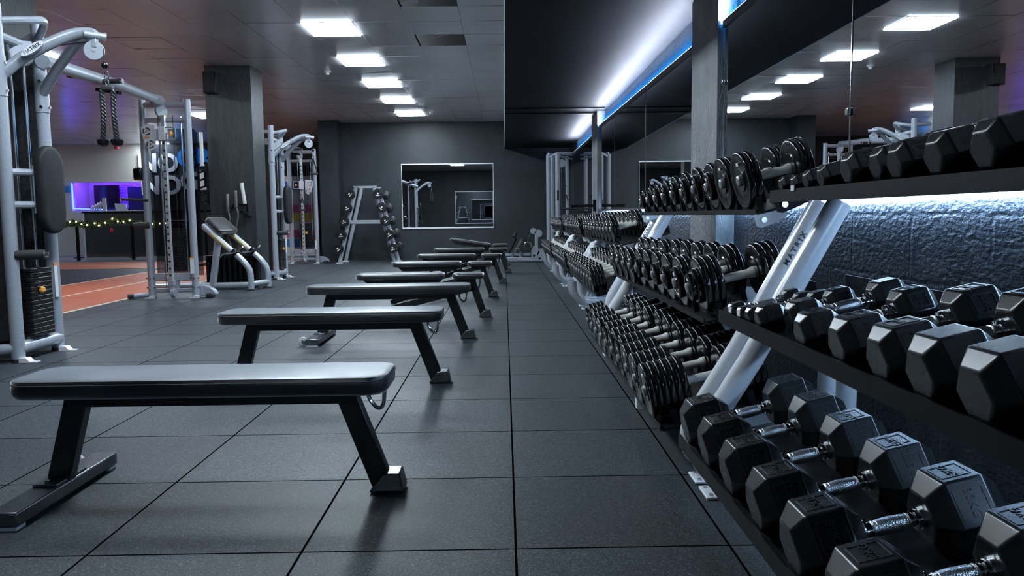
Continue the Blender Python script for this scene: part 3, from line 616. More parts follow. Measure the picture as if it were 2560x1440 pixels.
    bm = NB(); bx(bm, V(cx_)+V((-s_*0.19, -0.0245, -0.045)), (0.06, 0.003, 0.016)); obj('pulley_sticker', bm, LABELO, pl)
    pulley(t, T(-4.27, 9.95, 2.36), (1, -0.5, 0), 0.085)
    bm = NB(); tube(bm, [T(-4.31, 9.93, 0.15), T(-4.31, 9.93, 2.3)], 0.0035, 5); tube(bm, [T(-4.13, 9.95, 0.8), T(-4.13, 9.95, 2.3)], 0.0035, 5); obj('cable', bm, DARKM, t)
    bm = NB(); cyl(bm, T(-4.36, 10.08, 0.3), T(-4.36, 10.08, 2.3), 0.012, n=10); obj('guide_rod', bm, CHROME, t)
    bm = NB(); cyl(bm, T(-4.08, 10.08, 0.3), T(-4.08, 10.08, 2.3), 0.012, n=10); obj('guide_rod', bm, CHROME, t)
    weight_stack(t, *T(-4.22, 10.1, 0)[:2], 0.34, 16, 0.24, 0.12, 0.031)
    if not first: knob(t, T(-4.2, 10.03, 0.68), (0, -1, 0), 0.03)
    for y in (0.16,):
        bm = NB(); pr = [(-0.27, 0.28), (0.33, 0.28), (0.33, 2.1), (0.28, 2.16), (-0.22, 2.16), (-0.27, 2.1)]
        prism(bm, pr, T(-4.25, 10.01+y, 0), (1, 0, 0), (0, 0, 1), (0, 0.006, 0)); obj('smoked_shroud', bm, SMOKE, t)
    bm = NB(); cyl(bm, T(-4.25, 9.94, 0.075), T(-4.20, 9.94, 0.075), 0.062, n=18); obj('floor_pulley', bm, SILVER, t, bev=0.004)
    bm = NB(); bx(bm, T(-4.24, 9.93, 0.2), (0.075, 0.075, 0.07)); obj('column_shoe', bm, SILVER, t, bev=0.004)
    bm = NB(); bar(bm, T(-4.21, 10.03, 0.1), T(-4.21, 10.03, 0.25), 0.045, 0.045, (0, 1, 0)); obj('base_strut', bm, SILVER, t)
    # splayed stabiliser feet
    bm = NB(); tube(bm, [T(-4.55, 10.05, 0.05), T(-4.75, 9.98, 0.032)], 0.03, 10); obj('stabiliser', bm, SILVER, t)
    bm = NB(); tube(bm, [T(-4.75, 9.98, 0.032), T(-4.82, 9.955, 0.03)], 0.031, 10); obj('stabiliser_tip', bm, FOAM, t)
    bm = NB(); prism(bm, [(0, 0), (0.0, 0.13)]+[(0.21*math.cos(rad(a)), 0.0+0.14*math.sin(rad(a))) for a in (80, 65, 50, 35, 20, 5)], T(-3.93, 10.04, 0.02), (1, 0, 0), (0, 0, 1), (0, 0.1, 0)); obj('foot_plate', bm, SILVER, t, bev=0.012, seg=3)
    bm = NB(); bx(bm, T(-3.79, 10.02, 0.03), (0.09, 0.11, 0.05)); obj('stabiliser_tip', bm, FOAM, t, bev=0.012)
    # side fittings on the left post
    bm = NB(); bx(bm, T(-4.6, 9.97, 1.58), (0.11, 0.1, 0.16)); obj('bottle_holder', bm, PLATEM, t, bev=0.025, seg=3)
    grip(t, T(-4.5, 9.97, 1.25), T(-4.8, 9.9, 1.265), 0.018, 'side_grip')
    bm = NB(); tube(bm, [T(-4.5, 9.97, 0.94), T(-4.68, 9.92, 0.93)], 0.042, 14); obj('foam_roller', bm, FOAM, t)
    bm = NB(); bx(bm, T(-3.985, 9.966, 0.41), (0.045, 0.012, 0.19)); lo = obj('warning_label', bm, LABELW, t)
    bm = NB(); bx(bm, T(-3.985, 9.966, 0.515), (0.047, 0.013, 0.02)); obj('label_heading', bm, LABELO, lo)
    bm = NB(); bx(bm, T(-4.31, 9.995, 0.27), (0.06, 0.008, 0.05)); obj('maker_plate', bm, WHITEM, t)
    return t
LABELY = mat("yellow_scale", (0.75, 0.6, 0.1), 0.5)
SHROUD = noise_mat('perforated_shroud', (0.012, 0.012, 0.014), (0.03, 0.032, 0.036), 30, 0.45, bump=0.5, bscale=60)
CHROMEB = mat('chromed_column', (0.62, 0.64, 0.68), 0.3, 0.55)
cable_machine('large silver cable machine at the left edge, its beam reaching a second column', (-3.49, 5.8, 0), 0, True)
cable_machine('silver cable machine standing behind the left pillar, same as the near one', (-3.757, 13.09, 0), -0.022, False)
# attachments hanging on the machines
def rope(label, loc):
    t = thing('triceps_rope', label, 'rope handle', loc)
    bm = NB(); tube(bm, [V((0.014*math.cos(a), 0, -0.045+0.032*math.sin(a))) for a in [2*PI*k/16 for k in range(16)]], 0.005, 6, closed=True); obj('carabiner', bm, CHROME, t)
    bm = NB(); tube(bm, [V((0.010*math.cos(a), 0, -0.10+0.028*math.sin(a))) for a in [2*PI*k/16 for k in range(16)]], 0.005, 6, closed=True); obj('ring', bm, CHROME, t)
    bm = NB(); bx(bm, (0, 0, -0.14), (0.09, 0.035, 0.035)); obj('rope_clamp', bm, FOAM, t, bev=0.01)
    for s_ in (-1, 1):
        bm = NB(); L_ = 0.36
        for q in range(3):
            pts = []
            for i in range(46):
                f = i/45; a = f*2*PI*4.5+q*2*PI/3
                pts.append((s_*(0.042-0.008*math.sin(PI*f))-(0.012 if s_ < 0 else -0.006)*f+0.0095*math.cos(a), 0.0095*math.sin(a), -0.15-L_*f))
            tube(bm, pts, 0.0105, 7)
        rp = obj('rope_strand', bm, ROPE, t)
        bm = NB(); lathe(bm, [(0, 0.016), (-0.006, 0.042), (-0.02, 0.044), (-0.045, 0.036), (-0.055, 0.02)], (s_*0.042-(0.012 if s_ < 0 else -0.006), 0, -0.15-L_+0.01), (0, 0, 1), 18); obj('rope_stopper', bm, PLATEM, rp)
    return t
ROPE = noise_mat('twisted_rope', (0.008, 0.009, 0.011), (0.016, 0.017, 0.02), 80, 0.45)
rope('black twisted triceps rope hanging from the near cable machine', (-2.868, 5.8, 2.095))
def strap(label, loc):
    t = thing('strap_handle', label, 'strap handle', loc)
    bm = NB(); tube(bm, [V((0.012*math.cos(a), 0, -0.03+0.03*math.sin(a))) for a in [2*PI*k/16 for k in range(16)]], 0.005, 6, closed=True); obj('carabiner', bm, CHROME, t)
    bm = NB(); tube(bm, [(0, 0, -0.06), (-0.05, 0, -0.25), (-0.05, 0, -0.32)], 0.012, 6, 0.004, (0, 1, 0)); tube(bm, [(0, 0, -0.06), (0.05, 0, -0.25), (0.05, 0, -0.32)], 0.012, 6, 0.004, (0, 1, 0)); obj('webbing', bm, DARKM, t)
    bm = NB(); cyl(bm, (-0.065, 0, -0.32), (0.065, 0, -0.32), 0.018, n=12); obj('grip', bm, FOAM, t)
strap('black strap handle hanging from the cable machine behind the left pillar', (-3.15, 13.08, 2.05))
strap('black strap handle hanging between the posts of the near cable machine', (-3.52, 6.02, 1.75))
strap('black strap handle on the column behind the left pillar, at mid height', (-4.36, 17.0, 1.5))
# ================================================================ PREACHER STYLE BENCH, BARS
t = thing('back_extension_bench', 'silver inclined back extension bench with black pad in front of the left pillar', 'bench', (-3.97, 10.95, 0))
TX_ = [(0.41, 0.0), (0.41, 0.18), (0.39, 0.30), (0.30, 0.425), (0.20, 0.52), (-0.23, 0.92)]
for y, xo in ((-0.02, 0.0), (0.38, 0.12)):
    bm = NB(); tube(bm, spath([(x+xo, y, z) for x, z in TX_[:-1]], 6)+[V((TX_[-1][0]+xo, y, TX_[-1][1]))], 0.042, 14); tb = obj('frame_tube', bm, SILVER, t)
    bm = NB(); bx(bm, (0.41+xo, y, 0.012), (0.13, 0.13, 0.024)); obj('foot', bm, FOOTM, tb)
    bm = NB(); bar(bm, (0.12+xo, y-0.037, 0.60), (-0.10+xo, y-0.037, 0.805), 0.012, 0.03, (0, -1, 0)); obj('scale_label', bm, LABELY, tb)
    bm = NB(); bar(bm, (0.22+xo, y, 0.50), (0.16+xo, y, 0.555), 0.11, 0.11); cl = obj('clamp', bm, BLACKM, t, bev=0.01)
    bm = NB(); tube(bm, [(0.19+xo, y-0.05, 0.53), (0.28+xo, y-0.12, 0.56), (0.36+xo, y-0.14, 0.62)], 0.014, 8); obj('clamp_lever', bm, CHROME, cl)
    bm = NB(); tube(bm, [(0.19+xo, y-0.05, 0.53), (0.06+xo, y-0.1, 0.52), (0.03+xo, y-0.1, 0.47)], 0.014, 8); obj('clamp_lever', bm, CHROME, cl)
bm = NB(); cushion(bm, 0.32, 0.42, 0.075, 0.06, Matrix.Translation((-0.06, 0.18, 0.88)) @ Matrix.Rotation(rad(-17), 4, 'Z') @ Matrix.Rotation(rad(40), 4, 'Y'), 0.02); obj('pad', bm, VINYL, t, ang=50)
bm = NB(); tube(bm, [(-0.08, 0.18, 0.80), (-0.20, 0.18, 0.06)], 0.05, 12); sp_ = obj('support_post', bm, SILVER, t)
bm = NB(); bar(bm, (-0.15, -0.02, 0.84), (-0.03, 0.38, 0.84), 0.05, 0.03); obj('pad_beam', bm, SILVER, t)
bm = NB(); tube(bm, [(-1.0, 0.18, 0.06), (0.47, 0.18, 0.06)], 0.045, 12); tube(bm, [(0.41, -0.02, 0.09), (0.53, 0.38, 0.09)], 0.04, 12); obj('base_tube', bm, SILVER, t)
t = thing('bar_holder', 'black ribbed bar holder box at the foot of the left pillar', 'bar holder', (-3.93, 11.435, 0))
bm = NB(); box2(bm, (-0.42, -0.05, 0), (0.34, 0.06, 0.03)); obj('tray', bm, BLACKM, t)
bm = NB(); box2(bm, (-0.42, -0.05, 0.44), (0.34, 0.06, 0.47)); obj('top_tray', bm, BLACKM, t)
bm = NB(); box2(bm, (-0.42, 0.045, 0.03), (0.34, 0.06, 0.44)); obj('back_panel', bm, BLACKM, t)
for k in range(10):
    bm = NB(); box2(bm, (-0.42+k*0.08, -0.05, 0.03), (-0.385+k*0.08, 0.045, 0.44)); obj('rib', bm, BLACKM, t)
DSLEEVE = mat('dark_bronze_sleeve', (0.16, 0.15, 0.14), 0.4, 0.6)
def sleeve_bar(name, label, x, y, z0, z1, zs, bend=0.0, mat_s=GRIPM, group='bars standing by the left pillar', rs=0.025, cat='barbell'):
    t = thing(name, label, cat, (x, y, 0), 0, group)
    n = 14; pts = []
    for i in range(n+1):
        f = i/n; z = z0+(zs-z0)*f; pts.append((bend*math.sin(f*PI*3), 0, z))
    bm = NB(); tube(bm, spath(pts, 3), 0.014, 10); obj('shaft', bm, DSLEEVE if bend else BLACKM, t)
    bm = NB(); lathe(bm, [(zs, 0.03), (zs+0.02, 0.03), (zs+0.02, rs), (z1-0.012, rs), (z1, rs*0.8)], (0, 0, 0), (0, 0, 1), 16); obj('sleeve', bm, mat_s, t)
sleeve_bar('curl_bar', 'curved curl bar with dark sleeve, left one of the pair on the pillar', -4.0, 11.405, 0.48, 1.36, 1.12, 0.02, DSLEEVE)
sleeve_bar('curl_bar', 'curved curl bar with dark sleeve, right one of the pair on the pillar', -3.88, 11.405, 0.48, 1.41, 1.17, 0.022, DSLEEVE)
t = thing('multi_grip_bar', 'black multi grip bar with ladder handles and pale sleeve standing left of pillar', 'barbell', (-4.33, 11.43, 0.03))
for s_ in (-1, 1):
    bm = NB(); bar(bm, (s_*0.065-0.02, 0, 1.18), (s_*0.065-0.02, 0, 1.78), 0.03, 0.03, (0, 1, 0)); obj('side_rail', bm, BLACKM, t)
for k in range(6):
    bm = NB(); bar(bm, (-0.085, 0, 1.2+k*0.11), (0.045, 0, 1.24+k*0.11), 0.025, 0.025, (0, 1, 0)); obj('grip', bm, BLACKM, t)
bm = NB(); cyl(bm, (-0.02, 0, 0.45), (-0.02, 0, 1.18), 0.02, n=12); obj('shaft', bm, BLACKM, t)
bm = NB(); lathe(bm, [(1.74, 0.03), (1.77, 0.03), (1.77, 0.025), (2.21, 0.025), (2.22, 0.02)], (-0.02, 0, 0), (0, 0, 1), 16); obj('sleeve', bm, GRIPM, t)
t = thing('landmine_arm', 'black square arm with pale sleeve fixed on the left pillar face', 'bar attachment', (-3.76, 11.5, 0.02))
bm = NB(); tube(bm, [(-0.30, -0.03, 0.72), (-0.22, -0.06, 1.12), (-0.16, -0.08, 1.18), (0.03, -0.08, 1.19), (0.03, -0.08, 1.03)], 0.022, 4, 0.022); obj('arm', bm, BLACKM, t)
bm = NB(); cyl(bm, (0.0, -0.08, 1.20), (-0.035, -0.08, 1.50), 0.026, n=16); obj('sleeve', bm, GRIPM, t)
bm = NB(); bar(bm, (-0.06, -0.08, 1.09), (0.09, -0.15, 1.01), 0.04, 0.04); obj('hook', bm, BLACKM, t)
t = thing('loudspeaker', 'black loudspeaker mounted high on the left pillar', 'loudspeaker', (-4.16, 11.45, 2.93))
bm = NB(); prism(bm, [(-0.08, -0.15), (0.10, -0.15), (0.13, 0.15), (-0.08, 0.15)], (0, -0.17, 0), (0.97, 0, 0), (0, 0, 1), (0, 0.17, 0)); obj('cabinet', bm, DARKM, t, bev=0.01)
bm = NB(); bx(bm, (0.02, -0.175, 0), (0.15, 0.006, 0.26)); obj('grille', bm, FOAM, t)
bm = NB(); bx(bm, (0, 0.025, 0), (0.05, 0.06, 0.05)); obj('wall_bracket', bm, BLACKM, t)
# ================================================================ A-FRAME BARBELL RACK on the back wall side
YA = 17.45
t = thing('barbell_rack', 'silver A shaped barbell rack against the dark back wall', 'barbell rack', (-3.02, YA, 0))
for y in (-0.32, 0.32):
    for s_ in (-1, 1):
        bm = NB(); tube(bm, [(s_*0.60, y, 0.02), (s_*0.19, y, 1.66)], 0.042, 12, 0.034, (0, 1, 0)); u_ = obj('upright', bm, SILVER, t)
        bm = NB(); bx(bm, (s_*0.60, y, 0.012), (0.13, 0.12, 0.024)); obj('foot', bm, WHITEM, u_)
    bm = NB(); bx(bm, (0, y, 1.67), (0.5, 0.09, 0.022)); obj('top_plate', bm, SILVER, t)
    if y < 0:
        bm = NB(); bar(bm, (-0.37, y, 0.9), (0.37, y, 0.9), 0.06, 0.085); obj('cross_bar', bm, SILVER, t, bev=0.012)
HZ = [1.50, 1.21, 0.92, 0.63, 0.33]
for s_ in (-1, 1):
    for z in HZ:
        xh = s_*(0.60-(z/1.66)*0.41+0.06)
        for y in (-0.32, 0.32):
            bm = NB(); tube(bm, [(xh-s_*0.05, y, z-0.05), (xh+s_*0.05, y, z-0.045), (xh+s_*0.07, y, z-0.015)], 0.014, 8); obj('bar_hook', bm, BLACKM, t)
nm = ['top', 'second highest', 'middle', 'second lowest', 'lowest']
for s_ in (-1, 1):
    for k, z in enumerate(HZ):
        xh = s_*(0.60-(z/1.66)*0.41+0.075)
        tb = thing('fixed_barbell', '%s black fixed barbell on the %s side of the A shaped rack' % (nm[k], 'left' if s_ < 0 else 'right'), 'barbell', (-3.02+xh, YA, z), 0, 'fixed barbells on the A shaped rack')
        bm = NB(); cyl(bm, (0, -0.44, 0), (0, 0.44, 0), 0.014, n=12); obj('shaft', bm, CHROME, tb)
        for q in (-1, 1):
            bm = NB(); lathe(bm, [(0.40, 0.03), (0.41, 0.105), (0.425, 0.113), (0.50, 0.113), (0.515, 0.105), (0.517, 0.04)], (0, 0, 0), (0, q, 0), 28); hd = obj('weight_head', bm, RUBBER, tb)
            if q < 0:
                a = random.uniform(-0.9, 0.9); ux = (math.cos(a), 0, math.sin(a)); uy = (-math.sin(a), 0, math.cos(a))
                bm = NB(); bx(bm, V((0, -0.518, 0))-V(uy)*0.03, (0.085, 0.003, 0.018), Matrix.Rotation(-a, 3, 'Y')); obj('weight_mark', bm, LABELW, hd)
                bm = NB(); bx(bm, V((0, -0.518, 0))+V(uy)*0.01, (0.035, 0.003, 0.03), Matrix.Rotation(-a, 3, 'Y')); obj('weight_mark', bm, LABELW, hd)
# ================================================================ LOW ROW MACHINE and TALL CROSSOVER at the far right
t = thing('low_row_machine', 'low silver row machine with cable handle by the back wall', 'row machine', (0.35, 16.6, 0))
bm = NB(); bar(bm, (-0.55, 0, 0.07), (0.45, 0, 0.07), 0.09, 0.09); bar(bm, (-0.5, 0.12, 0.17), (0.2, 0.12, 0.17), 0.06, 0.06); obj('base_beam', bm, SILVER, t, bev=0.01)
bm = NB(); bar(bm, (-0.02, 0.05, 0.1), (-0.02, 0.05, 0.24), 0.05, 0.05, (0, 1, 0)); obj('seat_post', bm, SILVER, t)
for d in (0, 0.035):
    bm = NB(); tube(bm, [(-0.22+d, -0.02, 0.13), (0.0+d, -0.02, 0.5)], 0.012, 8); obj('support_tube', bm, CHROME, t)
bm = NB(); tube(bm, [(-0.26, 0.06, 0.2), (-0.1, 0.06, 0.52)], 0.02, 8); obj('pad_arm', bm, BLACKM, t)
bm = NB(); cushion(bm, 0.12, 0.3, 0.07, 0.04, Matrix.Translation((-0.1, 0.06, 0.56)) @ Matrix.Rotation(rad(-50), 4, 'Y'), 0.02); obj('chest_pad', bm, PADV, t)
bm = NB(); bar(bm, (0.33, 0.02, 0.1), (0.33, 0.02, 0.62), 0.07, 0.07, (0, 1, 0)); obj('upright', bm, SILVER, t, bev=0.01)
pulley(t, (0.26, -0.04, 0.67), (0, 1, 0), 0.065); pulley(t, (0.37, -0.04, 0.62), (0, 1, 0), 0.08)
for x, z in ((0.30, 0.24), (0.42, 0.18)):
    bm = NB(); prism(bm, [(-0.08, -0.13), (0.02, -0.16), (0.09, -0.02), (0.05, 0.12), (-0.04, 0.12), (-0.09, 0.0)], (x, -0.06, z), (1, 0, 0), (0, 0, 1), (0, 0.02, 0)); sd = obj('side_plate', bm, SILVER, t, bev=0.004)
    bm = NB(); cyl(bm, (x-0.03, -0.065, z-0.09), (x-0.03, -0.05, z-0.09), 0.028, n=14); obj('side_plate_hole', bm, DARKM, sd)
bm = NB(); bx(bm, (-0.07, 0.05, 0.27), (0.1, 0.2, 0.06)); obj('seat', bm, VINYL, t, bev=0.015)
t = thing('row_handle', 'chrome triangular row handle hanging from the low row machine', 'cable handle', (0.55, 16.5, 0.62))
bm = NB(); tube(bm, [(0, 0, 0), (-0.05, 0, -0.09), (-0.06, 0, -0.16)], 0.008, 6); obj('chain', bm, CHROME, t)
bm = NB(); tube(bm, [(-0.14, 0, -0.29), (-0.12, 0, -0.2), (-0.06, 0, -0.18), (0.0, 0, -0.2), (0.02, 0, -0.29)], 0.012, 8); tube(bm, [(-0.17, 0, -0.29), (0.05, 0, -0.29)], 0.013, 8); obj('handle_frame', bm, CHROME, t)
t = thing('cable_crossover', 'tall silver cable crossover tower in the far right corner', 'cable machine', (1.08, 15.6, 0))
for x, y, r_ in ((-0.2, -0.15, 0.045), (-0.1, 0.25, 0.045), (-0.03, -0.3, 0.05), (0.2, 0.3, 0.04)):
    bm = NB(); cyl(bm, (x, y, 0), (x, y, 2.18), r_, n=16); obj('post', bm, SILVER, t)
for a, b in (((-0.03, -0.3, 2.2), (0.3, 0.3, 2.2)), ((-0.03, -0.3, 2.2), (-0.2, -0.15, 2.12)), ((-0.2, -0.15, 2.2), (0.3, 0.28, 2.12)), ((-0.03, -0.3, 2.2), (0.3, -0.3, 2.2))):
    bm = NB(); bar(bm, a, b, 0.035, 0.035); obj('top_bar', bm, SILVER, t)
bm = NB(); bar(bm, (-0.2, -0.3, 0.05), (0.25, -0.3, 0.05), 0.08, 0.08); bar(bm, (-0.1, 0.3, 0.05), (0.25, 0.3, 0.05), 0.08, 0.08); bar(bm, (0, -0.3, 0.05), (0, 0.3, 0.05), 0.08, 0.08); obj('base_frame', bm, SILVER, t)
pulley(t, (0.05, -0.3, 2.0), (0.3, -1, 0), 0.08)
for x in (0.05, 0.12):
    bm = NB(); cyl(bm, (x, -0.28, 0.1), (x, -0.28, 2.1), 0.009, n=8); obj('guide_rod', bm, CHROME, t)
weight_stack(t, 0.09, -0.27, 0.2, 14, 0.2, 0.1, 0.03)
bm = NB(); bx(bm, (-0.03, -0.355, 1.38), (0.035, 0.012, 0.2)); obj('placard', bm, BLACKM, t)
bm = NB(); cyl(bm, (0.12, -0.75, 1.12), (0.34, -0.75, 1.12), 0.018, n=10) if False else tube(bm, [(0.02, -0.35, 1.12), (0.33, -0.4, 1.12)], 0.02, 10); obj('side_grip', bm, FOAM, t)
for x, z in ((0.1, 1.55), (0.14, 1.28)):
    bm = NB(); tube(bm, [(x, -0.2, z+0.12), (x-0.03, -0.2, z), (x+0.04, -0.2, z), (x, -0.2, z+0.12)], 0.012, 6); obj('hanging_strap', bm, DARKM, t)
#@@PART2_END
# ================================================================ DUMBBELLS
TAU = rad(13.0)
NMS = {}
def hex_head(bm, r, hl, sgn, x0):
    """hexagonal head, chamfered at both ends; flats above and below"""
    pr = [(x0, 0.60*r), (x0+0.36*r, r), (x0+hl-0.34*r, r), (x0+hl, 0.62*r)]
    rings = []
    for h, q in pr:
        rings.append([bm.verts.new((sgn*h, q*math.cos(PI*k/3), q*math.sin(PI*k/3))) for k in range(6)])
    for a, b in zip(rings, rings[1:]):
        for k in range(6): bm.faces.new((a[k], a[(k+1) % 6], b[(k+1) % 6], b[k]))
    bm.faces.new(rings[0][::-1]); bm.faces.new(rings[-1])
HEXC = {}
def hex_proto(r, hl, gap, kg, worn):
    key = (r, kg, worn)
    if key in HEXC: return HEXC[key], True
    t = thing('hex_dumbbell', None, 'dumbbell')
    for s_ in (-1, 1):
        bm = NB(); hex_head(bm, r, hl, s_, gap/2); h = obj('weight_head', bm, RUBBER, t, bev=0.0025 if not worn else 0.0042, seg=2 if not worn else 3, ang=22)
        if kg:
            ap = r*0.866; xc = s_*(gap/2+hl*0.5); sz = r*0.42
            # raised frame and figures on the top flat and on the flank towards the camera
            for nrm, uy in (((0, 0, 1), None), ((0, -0.866, 0.5), None)):
                nrm = V(nrm); al = V((1, 0, 0)); up = nrm.cross(al)
                c_ = V((xc, 0, 0))+nrm*(ap+0.0003)
                bm = NB()
                for a, b, ww, hh in ((0, 0.3*r, 0.40*hl, 0.0025), (0, -0.3*r, 0.40*hl, 0.0025), (0.20*hl, 0, 0.0025, 0.6*r), (-0.20*hl, 0, 0.0025, 0.6*r)):
                    M3 = Matrix((al, up, nrm)).transposed(); bx(bm, c_+al*a+up*b, (ww, hh, 0.0018), M3)
                obj('label_frame', bm, MARKM, h)
                text('weight_marking', kg, sz*0.62, MARKM, h, c_, up, -al, 0.0012) if nrm.z > 0.9 else text('weight_marking', kg, sz*0.62, MARKM, h, c_, -up, al, 0.0012)
    rg = 0.016 if r > 0.05 else 0.013
    bm = NB(); g2 = gap/2
    half = [(-g2-0.004, rg*1.5), (-g2+0.006, rg*1.5), (-g2+0.007, rg*1.15), (-g2+0.011, rg*1.4), (-g2+0.016, rg*1.4), (-g2+0.018, rg*0.92), (-0.3*gap, rg*0.95)]
    lathe(bm, half+[(-h, q) for h, q in half[::-1]], (0, 0, 0), (1, 0, 0), 18)
    hd = obj('handle', bm, CHROME, t)
    bm = NB(); lathe(bm, [(-0.30*gap, rg*0.98), (-0.27*gap, rg*1.08), (-0.26*gap, rg*0.98), (-0.22*gap, rg*0.98), (-0.21*gap, rg*1.06), (0, rg*1.16), (0.21*gap, rg*1.06), (0.22*gap, rg*0.98), (0.26*gap, rg*0.98), (0.27*gap, rg*1.08), (0.30*gap, rg*0.98)], (0, 0, 0), (1, 0, 0), 20)
    obj('knurled_grip', bm, KNURL, hd)
    HEXC[key] = t
    return t, False
def on_shelf(t, y, xl, zl, s, a):
    c_, n_s = math.cos(TAU), math.sin(TAU)
    t.location = (xl+s*c_-a*n_s, y, zl+s*n_s+a*c_); t.rotation_euler = (0, -TAU, 0)
def hex_row(rows, xl, zl, shelf):
    n = len(rows)
    for i, rw in enumerate(rows):
        y, r, kg, worn = rw[:4]; back = rw[4] if len(rw) > 4 else 0.0
        hl = min(0.15, r*1.55+0.008); gap = 0.135 if r > 0.05 else 0.12
        p, used = hex_proto(r, hl, gap, kg, worn)
        if used: p = dup(p)
        L_ = gap+2*hl
        on_shelf(p, y, xl, zl+0.0015, 0.012+back+L_/2, r*0.866)
        o_ = ORD[i] if i else 'first'
        tag(p, '%s black hex dumbbell, %s from the far end, %s shelf of the nearest rack' % ('small' if r < 0.05 else 'large', o_, shelf), None, 'hex dumbbells on the nearest rack')
hex_row([(2.71, .034, '', 0), (2.60, .034, '', 0), (2.485, .04, '', 0), (2.365, .045, '', 0), (2.185, .058, '15KG', 1), (2.055, .057, '', 1, .02), (1.915, .060, '15KG', 1), (1.74, .063, '', 1), (1.56, .067, '', 1), (1.38, .072, '', 1), (1.2, .074, '', 1)], 0.952, 1.0575, 'top')
hex_row([(2.53, .034, '', 0), (2.43, .034, '', 0), (2.335, .040, '', 0), (2.235, .048, '10KG', 1), (2.12, .056, '', 1, .05), (1.91, .060, '12.5KG', 1), (1.69, .070, '20KG', 1), (1.50, .075, '20KG', 1), (1.342, .078, '', 1), (1.18, .080, '', 1), (1.01, .085, '', 1)], 0.727, 0.6405, 'middle')
hex_row([(2.545-0.24*k, .095 if k < 4 else 0.098, kg, 0 if k < 4 else 1) for k, kg in enumerate(['35KG', '35KG', '32.5KG', '32.5KG', '30KG', '30KG', '27.5KG'])], 0.60, 0.2045, 'bottom')
RC = {}
def round_proto(key):
    if key in RC: return RC[key], True
    r, n, gap, outer = key
    t = thing('round_dumbbell', None, 'dumbbell')
    th = 0.027
    for s_ in (-1, 1):
        pr = [(gap/2, 0.02), (gap/2, r*0.52), (gap/2+0.004, r*0.56)]
        x = gap/2+0.004
        for k in range(n):
            pr += [(x, r*0.80), (x, r-0.007), (x+0.0035, r-0.0015), (x+0.007, r), (x+th-0.007, r), (x+th-0.0035, r-0.0015), (x+th-0.001, r-0.006), (x+th-0.001, r-0.016)]
            x += th
        ro = r
        for q in outer:
            ro = q*r
            pr += [(x, ro), (x+0.004, ro+0.002), (x+0.016, ro), (x+0.02, ro-0.006), (x+0.02, ro-0.014)]; x += 0.02
        pr += [(x-0.004, ro*0.78), (x-0.007, ro*0.72), (x-0.007, ro*0.42), (x-0.002, ro*0.38), (x-0.002, 0.005)]
        bm = NB(); lathe(bm, pr, (0, 0, 0), (s_, 0, 0), 32); h = obj('weight_head', bm, PLATEM, t, ang=40)
        bm = NB(); lathe(bm, [(x-0.003, 0.021), (x+0.006, 0.021), (x+0.010, 0.016), (x+0.0101, 0.004)], (0, 0, 0), (s_, 0, 0), 16); obj('end_bolt', bm, HUBM, h)
        if s_ < 0 or True:
            bm = NB(); bx(bm, (s_*(x-0.0035), s_*-0.0, ro*0.56), (0.003, 0.026 if ro > 0.05 else 0.016, 0.012)); obj('weight_mark', bm, LABELW, h)
    bm = NB(); lathe(bm, [(-gap/2, 0.022), (-gap/2+0.012, 0.0215), (-gap/2+0.022, 0.0165), (-0.01, 0.0175), (0.01, 0.0175), (gap/2-0.022, 0.0165), (gap/2-0.012, 0.0215), (gap/2, 0.022)], (0, 0, 0), (1, 0, 0), 18); obj('handle', bm, GRIPM, t)
    RC[key] = t; return t, False
def length_of(key): r, n, gap, outer = key; return gap+2*(0.004+n*0.027+0.02*len(outer))
SADC = {}
def saddle(shelf, rack_o, key, y, xl, zl, s):
    """two cradles under one dumbbell, children of the shelf"""
    r, n, gap, outer = key; hc = r+0.014; R_ = r+0.0025; wv = 0.82*r
    for q in (-1, 1):
        if key not in SADC:
            a0 = math.asin(wv/R_); pts = [(-wv*1.02, 0), (wv*1.02, 0)]+[(R_*math.sin(a), hc-R_*math.cos(a)) for a in [a0-2*a0*i/12 for i in range(13)]]
            bm = NB(); prism(bm, pts, (-0.012, 0, 0), (0, 1, 0), (0, 0, 1), (0.024, 0, 0)); so = obj('saddle', bm, BLACKM, shelf); SADC[key] = so
        else:
            so = SADC[key].copy(); C.objects.link(so); so.parent = shelf
        ss = s+q*(gap/2+0.004+n*0.027*0.5)
        so.location = (xl+ss*math.cos(TAU)-rack_o[0], y-rack_o[1], zl+ss*math.sin(TAU)-rack_o[2]+0.0005); so.rotation_euler = (0, -TAU, 0)
def round_row(shelf, rack_o, ys, keys, xl, zl, lab, grp):
    n = len(ys)
    for i, (y, key) in enumerate(zip(ys, keys)):
        p, used = round_proto(key)
        if used: p = dup(p)
        s = length_of(key)/2-0.012; a = key[0]+0.0165
        on_shelf(p, y, xl, zl, s, a); saddle(shelf, rack_o, key, y, xl, zl, s)
        tag(p, 'black round dumbbell, %s from the near end, %s' % (ORD[i] if i else 'first', lab), None, grp)
